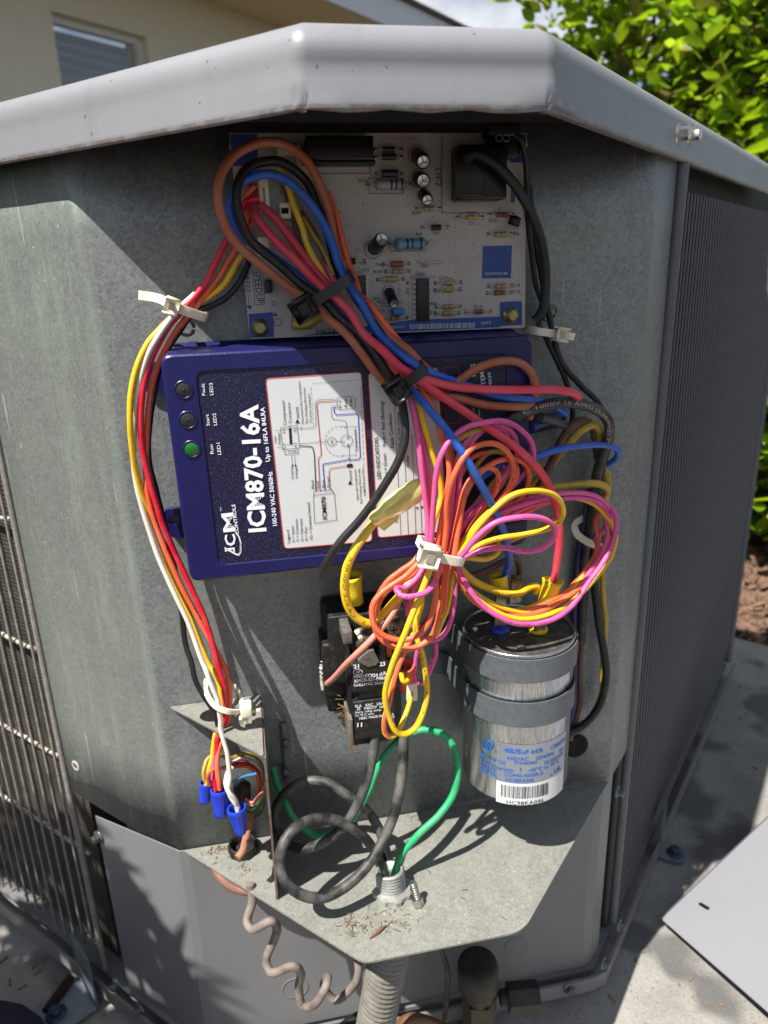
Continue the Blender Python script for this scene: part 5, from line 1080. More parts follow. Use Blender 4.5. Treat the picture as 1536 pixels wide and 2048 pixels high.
wire('black wire of the left harness sagging through the upper shelf hole', w_black, 1.71, P_(TL, [(1030, 430, 13), (990, 530, 15), (930, 600, 16), (860, 640, 16), (790, 670, 17), (735, 740, 18), (670, 850, 18), (630, 1000, 16), (610, 1150, 14), (612, 1280, 13), (640, 1400, 12), (682, 1560, 13), (722, 1750, 15), (745, 1900, 17), (762, 2030, 20)])+P_(T84, [(215, -80, 24), (240, 20, 26), (275, 140, 28), (340, 260, 30), (405, 350, 31), (455, 440, 32), (490, 560, 32), (520, 700, 30)]))
wire('white wire of the left harness ending in the lowest blue nut', w_wht, 1.6, P_(TL, [(800, 590, 22), (720, 665, 24), (650, 760, 27), (600, 850, 28), (570, 960, 28), (556, 1060, 26), (548, 1180, 23), (550, 1300, 21), (572, 1430, 20), (612, 1560, 21), (662, 1700, 24), (720, 1830, 27), (770, 1930, 29)])+P_(T84, [(340, -60, 34), (375, 20, 36), (425, 150, 38), (480, 290, 39), (505, 400, 40), (515, 500, 40), (520, 600, 40), (545, 700, 41), (580, 830, 42), (602, 960, 43), (612, 1080, 44), (600, 1180, 45), (620, 1290, 46), (690, 1400, 47), (700, 1450, 47)]))
wire('second white wire twisted into the lowest blue nut', w_wht, 1.6, P_(T84, [(640, 1000, 36), (590, 1060, 40), (570, 1150, 44), (600, 1240, 48), (660, 1320, 48), (690, 1430, 46)]))
wire('hot pink wire ending in the tall blue nut', w_pink, 1.6, P_(T84, [(500, 640, 30), (470, 800, 32), (450, 1000, 34), (445, 1120, 36), (470, 1200, 38)]))
wire('thin yellow wire loop left of the blue nuts', w_dyel, 1.2, P_(T84, [(440, 870, 26), (380, 920, 29), (345, 1010, 32), (350, 1100, 33), (375, 1180, 33)]))
wire('yellow arc of stripped cable right of the blue nuts', w_dyel, 1.2, P_(T84, [(520, 880, 28), (600, 905, 22), (660, 890, 18), (740, 858, 14), (840, 870, 12), (915, 930, 11), (950, 1040, 11), (945, 1180, 12)]))
wire('white arc of stripped cable right of the blue nuts', w_wht, 1.1, P_(T84, [(620, 980, 26), (660, 935, 22), (720, 905, 18), (810, 912, 15), (890, 960, 13), (935, 1060, 13), (935, 1180, 13)]))
wire('red arc of stripped cable right of the blue nuts', w_red, 1.2, P_(T84, [(500, 1010, 34), (600, 985, 28), (680, 958, 22), (760, 950, 19), (850, 985, 16), (905, 1060, 15), (925, 1160, 15), (905, 1290, 16)]))
wire('orange arc of stripped cable curling into the left blue nut', w_or, 1.1, P_(T84, [(410, 1180, 38), (385, 1090, 40), (420, 1030, 40), (500, 1008, 36), (600, 1000, 30), (720, 985, 24), (820, 995, 20), (885, 1060, 18), (905, 1170, 17), (915, 1270, 17)]))
wire('light blue snipped wire behind the blue nuts', w_lb, 1.0, P_(T84, [(640, 1145, 32), (710, 1108, 30), (790, 1085, 27), (880, 1062, 24)]))
for i, (cl, nm, o) in enumerate(((w_sal, 'salmon', 0), (w_grn, 'green', 45), (w_dbrown, 'brown', 80), (w_sal, 'pale pink', -30))):
    wire(f'{nm} twist of thermostat cable above the black grommet ring', cl, .9, P_(T84, [(770, 1350+o, 26), (840, 1385+o, 30), (900, 1330+o, 26), (955, 1260+o*.6, 20), (930, 1380+o, 14), (860, 1430+o, 18)]))
wire('tan sheathed thermostat cable rising out of the black grommet ring', wiremat('sheath_tan', '#9a6a52', .6, dust='#7a6a5a', dfac=.5), 2.6, [(*T84(690, 1930), 56), (*T84(740, 1860), 52), (*T84(775, 1740), 42), (*T84(800, 1620), 32), (*T84(830, 1500), 24), (*T84(850, 1400), 20)])
# --- upper right
wire('thick black wire from the relay down the right of the board', w_black, 2.9, P_(T1, [(1120, 215, 30), (1160, 190, 34), (1240, 230, 36), (1330, 320, 34), (1400, 430, 30), (1450, 570, 26), (1472, 700, 23), (1470, 820, 20), (1450, 900, 18), (1425, 925, 17)]))
wire('slim black wire dropping from the top terminal to the right tie', w_black, 1.7, P_(T1, [(1335, 112, 24), (1362, 125, 25), (1382, 200, 22), (1390, 330, 16), (1396, 470, 13), (1410, 620, 11), (1430, 760, 11), (1460, 860, 12)])+P_(T3, [(1030, -40, 12), (1070, 40, 14), (1110, 130, 15), (1155, 230, 15), (1182, 320, 13), (1185, 400, 11), (1150, 500, 9), (1130, 560, 8)]))
wire('second slim black wire bending down the panel edge under the right tie', w_black, 1.9, P_(T1, [(1400, 330, 9), (1420, 520, 9), (1450, 700, 9), (1480, 860, 11), (1500, 960, 12)])+P_(T3, [(1105, 50, 14), (1140, 150, 16), (1220, 250, 18), (1300, 325, 20), (1345, 410, 18), (1350, 520, 14), (1320, 620, 10)]))
wire('fat black printed wire arching at the right of the navy module', wiremat('wire_black_print', '#1c1c1e', .45, dust='#77736c', dfac=.35), 3.4, P_(T3, [(870, 430, 48), (910, 400, 49), (985, 365, 50), (1080, 338, 48), (1180, 328, 44), (1280, 352, 38), (1345, 410, 32), (1350, 490, 26), (1320, 570, 21), (1295, 660, 17), (1285, 770, 14), (1268, 880, 11), (1245, 990, 9), (1235, 1100, 8), (1230, 1250, 8), (1225, 1400, 8)]))
wire('second fat black wire beside it dropping behind the capacitor', w_black, 2.9, P_(T3, [(1335, 480, 16), (1320, 600, 13), (1300, 740, 11), (1285, 900, 9), (1280, 1050, 9), (1290, 1200, 10), (1305, 1330, 11)])+[(1206, 1290, 12), (1212, 1350, 13), (1200, 1410, 14), (1168, 1450, 14), (1130, 1470, 13)])
wire('dark navy wire dropping behind the capacitor', w_navy, 2.2, P_(T3, [(1260, 720, 9), (1240, 850, 7), (1215, 1000, 6), (1200, 1150, 6), (1195, 1300, 6)])+[(1150, 1300, 7), (1147, 1400, 8), (1140, 1460, 9)])
wire('blue wire curving out over the panel right of the bundle', w_blue, 2.1, P_(T3, [(760, 680, 50), (850, 620, 50), (940, 590, 50), (1020, 573, 50), (1120, 540, 44), (1220, 524, 36), (1320, 520, 28), (1385, 538, 22), (1385, 580, 16), (1345, 612, 11), (1310, 640, 8)]))
wire('dark blue wire stub under the black arch', w_navy, 2.4, P_(T3, [(1000, 440, 44), (1060, 418, 38), (1110, 395, 30), (1150, 375, 24)]))
wire('grey stub of black wire pointing right under the black arch', wiremat('wire_grey', '#3c3c40', .5), 2.6, P_(T3, [(1040, 395, 46), (1090, 405, 40), (1130, 422, 34), (1150, 432, 28)]))
wire('dark brown wire arching beside the mustard one', w_dbrown, 2.6, P_(T3, [(1000, 760, 16), (1050, 680, 18), (1095, 590, 22), (1140, 490, 27), (1190, 425, 30), (1235, 408, 28), (1275, 440, 22), (1290, 500, 16), (1300, 580, 12)]))
wire('mustard printed wire arching at the panel edge', w_dyel, 2.6, P_(T3, [(990, 720, 14), (1060, 640, 16), (1120, 570, 20), (1180, 500, 26), (1230, 450, 29), (1285, 430, 27), (1308, 470, 21), (1312, 530, 15), (1320, 600, 11), (1340, 660, 9), (1345, 720, 9)]))
wire('mustard wire hanging behind the capacitor at the far right', w_dyel, 2.0, P_(T3, [(1330, 690, 8), (1340, 760, 8), (1335, 900, 7), (1325, 1020, 7), (1322, 1130, 8), (1330, 1260, 8)])+[(1211, 1240, 9), (1206, 1330, 9), (1202, 1390, 9), (1175, 1440, 9), (1150, 1452, 9)])
wire('thin brown wire hanging just right of the capacitor', w_dbrown, 1.8, [(1172, 1180, 7), (1166, 1260, 7), (1160, 1340, 8), (1160, 1400, 8), (1150, 1450, 9), (1140, 1480, 9)])
wire('thin orange brown wire hanging beside the capacitor', w_brown, 1.3, [(1160, 1240, 6), (1155, 1320, 6), (1156, 1390, 6), (1146, 1440, 7)])
# --- thin bundle
tk = 1.65
wire('pink wire making the tall left loop of the coiled bundle', w_pink, tk, P_(T3, [(540, 1040, 66), (550, 930, 68), (560, 780, 72), (572, 640, 75), (600, 550, 76), (650, 480, 74), (720, 435, 70), (800, 415, 66), (870, 412, 62), (940, 440, 58), (990, 490, 56), (1008, 560, 55), (990, 620, 52), (920, 700, 52), (820, 800, 54), (720, 920, 58), (660, 1020, 62)]))
wire('pink wire making a second high loop behind the rose red wire', w_pink, tk, P_(T3, [(620, 1030, 62), (650, 900, 62), (670, 740, 62), (690, 590, 62), (735, 500, 61), (790, 450, 59), (850, 430, 57), (910, 460, 54), (935, 520, 52), (920, 600, 50), (860, 680, 50), (780, 760, 51), (700, 840, 55), (640, 980, 60)]))
wire('orange wire making the largest upper loop of the bundle', w_or, tk, P_(T3, [(600, 1040, 70), (615, 900, 73), (620, 780, 76), (640, 680, 78), (685, 590, 78), (740, 530, 76), (800, 512, 74), (860, 525, 71), (905, 570, 68), (918, 640, 66), (900, 710, 65), (850, 780, 65), (780, 850, 66), (715, 920, 67), (660, 1000, 68)]))
wire('orange wire making the inner upper loop of the bundle', w_or, tk, P_(T3, [(650, 1040, 72), (670, 900, 72), (690, 780, 72), (730, 690, 71), (790, 625, 69), (860, 590, 66), (930, 583, 62), (980, 615, 59), (992, 670, 57), (970, 730, 56), (915, 800, 56), (840, 870, 58), (750, 950, 62), (690, 1010, 66)]))
wire('orange printed wire on the left edge of the bundle', w_or, tk, P_(T3, [(440, 170, 50), (500, 260, 55), (560, 360, 58), (590, 470, 60), (620, 560, 64), (628, 660, 67), (610, 780, 68), (585, 900, 67), (565, 1010, 67), (520, 1080, 66)]))
wire('orange wire rising straight from the nylon tie', w_or, tk, P_(T3, [(580, 1020, 63), (600, 880, 63), (640, 730, 61), (650, 620, 59), (620, 500, 57), (560, 380, 55), (500, 270, 52)]))
wire('hot pink wire at the left edge of the bundle', w_pink, tk, P_(T3, [(430, 240, 52), (460, 330, 60), (480, 440, 63), (500, 580, 64), (515, 720, 64), (530, 860, 64), (530, 960, 65), (520, 1060, 66)]))
wire('pink wire second from the left edge of the bundle', w_pink, tk, P_(T3, [(450, 240, 50), (480, 340, 56), (505, 470, 59), (530, 620, 60), (540, 780, 60), (548, 900, 61), (555, 1010, 62)]))
wire('yellow wire running up the left of the bundle', w_yel, tk, P_(T3, [(470, 280, 55), (500, 370, 60), (530, 480, 62), (562, 590, 62), (590, 680, 60), (590, 770, 60), (560, 860, 62), (545, 960, 65), (520, 1050, 64)]))
wire('yellow wire curving just under the top pink loop', w_dyel, tk, P_(T3, [(640, 540, 56), (680, 490, 60), (740, 460, 61), (800, 445, 58), (850, 460, 54)]))
wire('yellow wire printed and looping inside the orange rings', w_dyel, tk*.95, P_(T3, [(700, 900, 50), (780, 800, 50), (850, 720, 52), (895, 640, 54), (905, 590, 52), (880, 560, 50), (820, 550, 49), (760, 600, 48), (720, 680, 48)]))
wire('bright yellow loop at the front of the bundle', w_yel, tk, P_(T3, [(650, 1060, 70), (700, 980, 76), (760, 890, 80), (830, 810, 82), (900, 755, 82), (980, 728, 80), (1060, 730, 76), (1120, 760, 72), (1145, 810, 69), (1125, 865, 67), (1070, 900, 67), (970, 922, 68), (860, 940, 70), (770, 970, 72), (700, 1020, 71)]))
wire('pink front loop reaching right across the blue wire', w_pink, tk, P_(T3, [(640, 1060, 74), (700, 1000, 80), (760, 930, 84), (840, 870, 86), (940, 845, 86), (1030, 848, 83), (1095, 880, 79), (1105, 930, 76), (1060, 980, 76), (980, 1000, 78), (880, 985, 79), (780, 995, 78), (710, 1020, 75), (660, 1050, 72)]))
wire('pink wire sweeping far right and round under the bundle', w_pink, tk, P_(T3, [(690, 900, 52), (780, 840, 54), (880, 790, 55), (980, 765, 54), (1090, 742, 50), (1200, 735, 45), (1290, 752, 40), (1350, 800, 35), (1358, 860, 31), (1320, 910, 27), (1290, 950, 26), (1310, 990, 28), (1280, 1060, 32), (1220, 1140, 42), (1130, 1220, 56)]))
wire('outermost pink wire curving down round the lower right of the bundle', w_pink, tk, P_(T3, [(1290, 790, 30), (1350, 795, 34), (1382, 850, 40), (1375, 940, 44), (1335, 1030, 49), (1260, 1140, 57), (1190, 1240, 64), (1110, 1300, 70), (1020, 1328, 74), (920, 1325, 76), (820, 1275, 77), (740, 1200, 75), (690, 1120, 72), (660, 1050, 70)]))
wire('orange wire curving down round the lower right of the bundle', w_or, tk, P_(T3, [(1340, 830, 28), (1370, 880, 31), (1350, 970, 35), (1300, 1060, 42), (1230, 1150, 50), (1150, 1215, 58), (1060, 1265, 64), (960, 1292, 67), (860, 1288, 68), (770, 1245, 69), (700, 1170, 69), (660, 1080, 68)]))
wire('orange wire just inside the outer curve at the lower right', w_or, tk, P_(T3, [(1320, 800, 22), (1290, 870, 24), (1302, 940, 28), (1290, 1010, 33), (1240, 1090, 42), (1170, 1170, 51), (1090, 1225, 58), (1000, 1262, 62), (900, 1268, 64), (800, 1230, 65)]))
wire('yellow printed wire following the outer curve of the bundle', w_yel, tk, P_(T3, [(1080, 760, 46), (1200, 758, 42), (1290, 790, 36), (1350, 860, 34), (1382, 930, 37), (1365, 1010, 41), (1310, 1095, 47), (1220, 1195, 55), (1120, 1268, 63), (1020, 1302, 68), (920, 1302, 70), (820, 1262, 71), (730, 1190, 70), (680, 1110, 68)]))
wire('mustard wire folded back at the right end of the bundle', w_dyel, 2.5, P_(T3, [(980, 745, 44), (1080, 715, 40), (1200, 700, 36), (1300, 695, 32), (1342, 718, 26), (1330, 760, 20), (1300, 810, 16)]))
wire('orange and yellow run reaching right behind the pink front loop', w_or, tk*.9, P_(T3, [(680, 960, 54), (760, 900, 56), (860, 860, 56), (960, 830, 54), (1050, 790, 50), (1110, 770, 46), (1140, 800, 42), (1120, 850, 42)]))
wire('yellow run beneath it reaching right behind the blue wire', w_dyel, tk*.9, P_(T3, [(670, 1000, 50), (740, 985, 52), (850, 970, 54), (960, 930, 54), (1060, 890, 52), (1110, 840, 50)]))
wire('pink run reaching right under the bright yellow loop', w_pink, tk, P_(T3, [(660, 990, 56), (740, 900, 60), (830, 840, 62), (930, 800, 60), (1020, 770, 55), (1090, 752, 50)]))
wire('rose pink wire sliding behind the orange rings', w_pink, tk, P_(T3, [(640, 940, 52), (720, 830, 52), (800, 760, 52), (860, 700, 53), (890, 640, 53), (870, 610, 50)]))
wire('yellow wire looping below the nylon tie to the right', w_yel, tk, P_(T3, [(640, 1020, 60), (720, 1030, 62), (800, 1035, 60), (850, 1000, 57), (850, 950, 54)]))
wire('dark brown wire running right from under the nylon tie', w_dbrown, 2.0, P_(T3, [(620, 1090, 48), (700, 1110, 50), (790, 1090, 48), (870, 1050, 42), (930, 1030, 36), (945, 1080, 34), (935, 1150, 34)]))
wire('thick yellow lead from the yellow boot curving left', w_yel, 2.5, P_(T3, [(1105, 1150, 52), (1090, 1195, 54), (1040, 1240, 56), (960, 1268, 58), (880, 1270, 60), (800, 1250, 60), (740, 1215, 58), (690, 1160, 56)]))
wire('yellow lead hooking left above the capacitor terminals', w_yel, 2.4, P_(T3, [(1020, 1185, 44), (1025, 1160, 46), (985, 1165, 49), (940, 1190, 52), (860, 1185, 54), (770, 1150, 55), (700, 1100, 56), (650, 1040, 56)]))
# lower loops
wire('orange wire making the front ring below the nylon tie', w_or, tk*1.08, P_(T83, [(1150, 90, 70), (1120, 220, 74), (1085, 400, 78), (1078, 620, 80), (1020, 830, 80), (930, 950, 79), (820, 1010, 78), (700, 1025, 77), (570, 990, 77), (470, 900, 77), (430, 790, 76), (440, 660, 75), (530, 540, 74), (640, 460, 73), (770, 370, 72), (900, 240, 71), (1000, 100, 68)]))
wire('orange wire making the rear ring below the nylon tie', w_or, tk*1.08, P_(T83, [(1210, 120, 66), (1190, 300, 68), (1160, 480, 69), (1130, 680, 70), (1100, 850, 71), (1020, 1010, 71), (900, 1090, 71), (770, 1120, 71), (620, 1080, 70), (490, 970, 68), (445, 820, 66), (470, 640, 64), (580, 440, 64), (720, 320, 64), (860, 220, 64), (960, 90, 62)]))
wire('hot pink wire curling round below the nylon tie', w_pink, tk, P_(T83, [(1000, 180, 68), (950, 290, 72), (880, 400, 75), (780, 480, 76), (710, 490, 77), (680, 505, 80), (720, 560, 84), (810, 582, 86), (930, 560, 86), (1020, 500, 83), (1090, 400, 78), (1150, 240, 72)]))
wire('pink wire hanging in a wide loop behind the orange rings', w_pink, tk, P_(T83, [(1300, 250, 58), (1290, 420, 58), (1275, 600, 58), (1250, 780, 58), (1200, 920, 58), (1110, 1010, 59), (1000, 1030, 59), (900, 960, 58), (820, 840, 57), (795, 700, 56), (820, 560, 56), (880, 420, 57), (960, 260, 60)]))
wire('small pink loop dangling below the orange rings', w_pink, tk*.95, P_(T83, [(1085, 1050, 56), (1085, 1150, 56), (1055, 1260, 56), (1010, 1380, 55), (950, 1460, 53), (895, 1460, 51), (865, 1370, 50), (875, 1230, 51), (910, 1120, 53), (960, 1030, 54)]))
wire('yellow wire hanging in the longest loop before the contactor', w_yel, tk*1.1, P_(T83, [(1110, 60, 72), (1060, 220, 76), (990, 390, 80), (910, 590, 82), (830, 800, 84), (760, 970, 85), (690, 1150, 84), (620, 1330, 82), (575, 1500, 80), (570, 1660, 79), (610, 1830, 78), (680, 1960, 78), (760, 1995, 77), (870, 1930, 75), (950, 1780, 73), (990, 1600, 71), (985, 1400, 70), (950, 1200, 69), (905, 1060, 68), (880, 900, 66), (900, 730, 65), (950, 540, 65), (1010, 330, 66), (1080, 120, 66)]))
wire('yellow wire doubling the longest loop and ending in the white plug', w_yel, tk, P_(T83, [(860, 960, 66), (780, 1090, 68), (730, 1220, 70), (680, 1360, 71), (630, 1520, 72), (590, 1700, 72), (555, 1850, 72), (575, 1990, 72), (640, 2010, 70), (710, 1940, 66), (770, 1800, 61), (815, 1660, 56), (830, 1560, 52), (820, 1510, 50)]))
wire('orange wire running beside the longest yellow loop', w_or, tk*.9, P_(T83, [(840, 1000, 68), (770, 1130, 71), (715, 1270, 73), (670, 1400, 74), (630, 1560, 75), (605, 1700, 75), (560, 1830, 74), (560, 1950, 73), (600, 2020, 72)]))
wire('orange wire tracing the inner side of the longest loop', w_or, tk*.7, P_(T83, [(700, 1975, 76), (760, 1975, 75), (850, 1925, 74), (940, 1770, 71), (1008, 1560, 68), (1000, 1400, 67), (968, 1200, 66), (935, 1090, 66)]))
wire('yellow strand rising at the right of the lower loops', w_yel, tk*.9, P_(T83, [(1290, 150, 62), (1260, 380, 64), (1230, 560, 65), (1190, 740, 66), (1130, 880, 67), (1090, 980, 67)]))
wire('orange strand rising at the right of the lower loops', w_or, tk, P_(T83, [(1250, 120, 66), (1215, 310, 69), (1190, 460, 70), (1180, 620, 70), (1160, 740, 69)]))
wire('maroon strand between the lower loops', w_mar, tk*.9, P_(T83, [(1180, 100, 58), (1150, 300, 58), (1120, 480, 58), (1060, 700, 58), (960, 860, 56), (860, 940, 54)]))
wire('magenta strand dropping straight through the lower loops', w_pink, tk, P_(T83, [(1010, 130, 62), (960, 300, 62), (880, 460, 60), (830, 620, 58), (850, 800, 56), (890, 940, 55), (960, 1010, 54)]))
wire('thick yellow cable bowing from the splice round in front of the contactor', w_yel, 2.65, P_(T3, [(300, 860, 58), (262, 905, 60), (215, 970, 62), (172, 1060, 63), (155, 1150, 63), (170, 1240, 62), (210, 1300, 61), (270, 1325, 60), (320, 1300, 59), (370, 1240, 58), (430, 1170, 56), (480, 1110, 54)]))
wire('salmon dusty wire slanting left from the bundle to the side terminal', w_sal, 1.95, P_(T83, [(-25, 1470, 28), (40, 1410, 40), (150, 1290, 54), (300, 1140, 64), (450, 990, 66), (560, 870, 62), (640, 750, 60), (700, 640, 58), (770, 520, 56), (850, 400, 54)]))
# --- bottom power cables
wire('left dusty black power cable looping behind to the conduit', w_bdust, 3.3, P_(T5, [(1075, 290, 46), (1075, 400, 50), (1045, 540, 56), (1000, 660, 58), (940, 760, 58), (850, 840, 56), (750, 880, 52), (680, 870, 46), (620, 810, 40), (598, 720, 34), (630, 640, 31), (690, 580, 30), (780, 556, 32), (870, 575, 36), (960, 635, 41), (1040, 700, 46), (1100, 790, 50), (1130, 880, 53), (1150, 1000, 55)]), cat='cable')
wire('right dusty black power cable making the round front loop over the shelf', w_bdust, 3.4, P_(T5, [(1215, 330, 48), (1215, 460, 54), (1200, 580, 60), (1170, 720, 66), (1110, 860, 72), (1030, 980, 78), (930, 1070, 84), (820, 1118, 88), (710, 1095, 88), (640, 1020, 84), (622, 920, 78), (660, 820, 72), (740, 755, 66), (840, 735, 62), (940, 762, 60), (1020, 820, 60), (1080, 900, 60), (1125, 1000, 60)]), cat='cable')
wire('green ground wire arching over the shelf into the conduit', w_grn, 2.45, P_(T5, [(590, 490, 8), (610, 570, 14), (650, 660, 20), (700, 750, 26), (780, 810, 32), (860, 815, 38), (940, 780, 42), (1000, 700, 44), (1050, 600, 44), (1095, 490, 42), (1160, 395, 40), (1240, 335, 40), (1320, 310, 42), (1400, 330, 46), (1460, 400, 50), (1478, 500, 54), (1455, 620, 58), (1390, 720, 62), (1290, 810, 64), (1215, 900, 64), (1170, 1010, 62)]))

# ---- ties
m_tieb = mat('tie_black', '#111113', .32, spec=.6)
def band(pts, w, th, mt, name, parent, n=None, closed=False):
    """flat strip through 3D points, width direction from neighbours"""
    sp = spline(pts, 6) if len(pts) > 2 else [V(p) for p in pts]; b = MB(); vs = []
    for i, p in enumerate(sp):
        t = (sp[min(i+1, len(sp)-1)]-sp[max(i-1, 0)]).normalized(); wd = V(n).normalized() if n is not None else t.cross(V((0, -1, 0))).normalized(); wd = (wd-t*wd.dot(t)).normalized(); nn_ = t.cross(wd)
        vs += [p+wd*w/2+nn_*th/2, p+wd*w/2-nn_*th/2, p-wd*w/2-nn_*th/2, p-wd*w/2+nn_*th/2]
    fs = [(i*4+k, i*4+(k+1) % 4, i*4+4+(k+1) % 4, i*4+4+k) for i in range(len(sp)-1) for k in range(4)]
    b.add(vs, fs, False); b.add(vs[:4], [(3, 2, 1, 0)]); b.add(vs[-4:], [(0, 1, 2, 3)]); return b.build(name, mt, parent)
def tie(label, mt, a, c, w, d, hd, hs, dback, tail=None, cat='zip tie', group=None):
    """a,c photo ends of the visible strap, d depth in front (mm), hd end that holds the head"""
    A, C = onY(a, -d[0]/1000), onY(c, -d[1]/1000); t = thing('cable_tie', label, cat, (A+C)/2, group)
    mid = (A+C)/2+V((0, -.0022, 0)); ax = (C-A).normalized(); wd = ax.cross(V((0, -1, 0))).normalized()
    pts = [V((A.x, -dback/1000, A.z)), A+V((0, .003, 0)), A+V((0, -.0008, 0))+ax*.002, mid, C+V((0, -.0008, 0))-ax*.002, C+V((0, .003, 0)), V((C.x, -dback/1000, C.z)), V(((A.x+C.x)/2, -dback/1000+.002, (A.z+C.z)/2)), V((A.x, -dback/1000, A.z))]
    band(pts, w, .0013, mt, 'strap', t, n=wd)
    Hc = (A if hd == 0 else C)+V((0, -.003, 0)); ey = V((0, -1, 0)); b = MB()
    sx_, sy_, sz_ = hs
    bm = bmesh.new(); bmesh.ops.create_cube(bm, size=1)
    for v in bm.verts: v.co = Hc+ax*(v.co.x*sx_)+wd*(v.co.z*sz_)+ey*(v.co.y*sy_)
    bmesh.ops.bevel(bm, geom=bm.edges[:], offset=min(hs)*.16, segments=2, affect='EDGES'); bm.verts.index_update(); b.add([v.co.copy() for v in bm.verts], [[v.index for v in f.verts] for f in bm.faces], True); bm.free()
    h = b.build('head', mt, t)
    b = MB(); b.obb(Hc+ey*(sy_*.5), ax*sx_*.24, wd*sz_*.28, ey*.0006); b.build('pawl_slot', mat(mt.name+'_slot', '#0a0a0b' if mt is m_tieb else '#a59c86', .5), h)
    if tail: band([Hc]+[onY(q, -dd/1000) for *q, dd in tail], w*.95, .0011, mt, 'tail', t)
    return t
GT = 'cable ties holding the wires'
tie('upper black cable tie strapped across the loops at the foot of the board', m_tieb, (606, 617), (706, 552), .0058, (42, 42), 0, (.011, .007, .010), 20, group=GT)
tie('lower black cable tie strapped over the navy module', m_tieb, (792, 778), (852, 736), .0058, (66, 66), 0, (.0095, .007, .010), 46, group=GT)
tie('translucent white cable tie cinching the coiled pink orange and yellow bundle', m_wht, (855, 1108), (930, 1124), .0052, (80, 78), 0, (.0095, .008, .0095), 56, group=GT)
tie('white cable tie with tail poking left on the harness left of the module', m_wht, (345, 612), (410, 635), .0050, (30, 24), 0, (.006, .006, .007), 10, tail=[(318, 597, 24), (278, 590, 18)], group=GT)
tie('white cable tie round the black wires at the right edge of the board', m_wht, (1070, 662), (1118, 668), .0046, (20, 20), 1, (.006, .006, .0065), 6, tail=[(1148, 674, 18)], group=GT)
t = thing('cable_tie', 'white cable tie on the little upper shelf with its head at the right', 'zip tie', onY((490, 1420), -.03), GT)
band([onY(T84(*q), -d/1000) for q, d in (((380, 90), 24), ((360, 170), 26), ((400, 290), 36), ((480, 380), 44), ((600, 425), 46), ((720, 425), 42))], .0035, .0012, m_wht, 'strap', t)
band([onY(T84(*q), -d/1000) for q, d in (((730, 350), 30), ((720, 250), 22), ((650, 150), 14))], .0024, .001, m_wht, 'strap', t)
lo, hi = onY(T84(725, 470), -.040), onY(T84(835, 345), -.040); b = MB(); b.rbox((lo.x, -.044, lo.z), (hi.x, -.034, hi.z), .0012); b.build('head', m_wht, t)
lo, hi = onY(T84(710, 530), -.038), onY(T84(800, 470), -.038); b = MB(); b.rbox((lo.x, -.042, lo.z), (hi.x, -.036, hi.z), .0008); b.build('tail', m_wht, t)
lo, hi = onY(T84(838, 425), -.038), onY(T84(925, 395), -.038); b = MB(); b.rbox((lo.x, -.040, lo.z), (hi.x, -.037, hi.z), .0005); b.build('tail', m_wht, t)
t = thing('cable_tie', 'white cable tie loop round the dark wires right of the bundle', 'zip tie', onY(T3(1240, 930), -.02), GT)
band([onY(T3(*q), -d/1000) for q, d in (((1230, 850), 8), ((1195, 880), 16), ((1205, 920), 20), ((1250, 955), 22), ((1300, 975), 20), ((1340, 990), 12))], .0048, .0012, m_wht, 'strap', t)
# metal clip hooks on the panel behind ties
for q, lbl in (((372, 655), 'small metal ring screw in the panel under the left white tie'), ((1100, 625), 'small metal ring screw at the right edge of the board')):
    c = onY(q, -.004); b = MB(); b.tube([c+V((.0045*cos(k*.42), -.002*sin(k*.42), .0045*sin(k*.42))) for k in range(15)], .0011, 8); tag(b.build('ring_screw', m_steel), lbl, 'screw')
# ---- splice, boots, plugs
m_spl = mat('splice_yellow', '#e3dc86', .25, 0, '#d9d07a', 60, .4, .8, trans=.35, sss=.2)
A, C = onY(T3(290, 855), -.060), onY(T3(510, 705), -.058); ax = (C-A).normalized(); wd = ax.cross(V((0, -1, 0))).normalized()
t = thing('wire_splice', 'translucent yellow crimp splice joining the thick yellow cable, lying on the module label', 'connector', (A+C)/2)
b = MB(); L = (C-A).length; secs = [(-.06, .0034, .0034), (.0, .0044, .004), (.16, .0046, .0038), (.22, .0052, .0036), (.30, .0068, .0030), (.45, .0070, .0028), (.62, .0072, .0030), (.70, .0066, .0034), (.78, .0074, .0036), (.95, .0062, .0034), (1.04, .0052, .0032)]
vs = []; n = 14
for f, rw, rd in secs: vs += [A+ax*(L*f)+wd*(rw*cos(2*pi*k/n))+V((0, -1, 0))*(rd*sin(2*pi*k/n)) for k in range(n)]
b.add(vs, [(j*n+i, j*n+(i+1) % n, (j+1)*n+(i+1) % n, (j+1)*n+i) for j in range(len(secs)-1) for i in range(n)], True); b.add(vs[:n], [list(range(n))[::-1]]); b.add(vs[-n:], [list(range(n))]); b.build('sleeve', m_spl, t)
b = MB(); b.prism([A+wd*.003-ax*.001, A+wd*.0095+ax*.001, A+wd*.0085+ax*.012, A+wd*.003+ax*.016], (0, .0012, 0)); b.build('flap', m_spl, t)
b = MB(); b.cyl(A+ax*L*.25, A+ax*L*.75, .0022, n=10); b.build('crimp_barrel', m_term, t)
m_boot = mat('boot_yellow', '#d9bf22', .35, 0, '#cdb01c', 60, .4, .8)
def boot(label, p0, p1, d0, d1, r0, r1, mt=None, cat='terminal boot'):
    A, C = onY(p0, -d0/1000), onY(p1, -d1/1000); t = thing('terminal_boot', label, cat, A); b = MB(); a = C-A; H = a.length
    b.lathe(A, a, [(r1*.7, -.0005), (r1, 0), (r1*1.02, H*.4), (r0*1.15, H*.85), (r0*1.35, H), (r0*1.1, H), (r0*.9, H*.8)], 18); b.build('boot', mt or m_boot, t); return t
t = boot('yellow boot on the red wire above the capacitor', (1090, 1215), (1106, 1160), 50, 51, .0052, .0056)
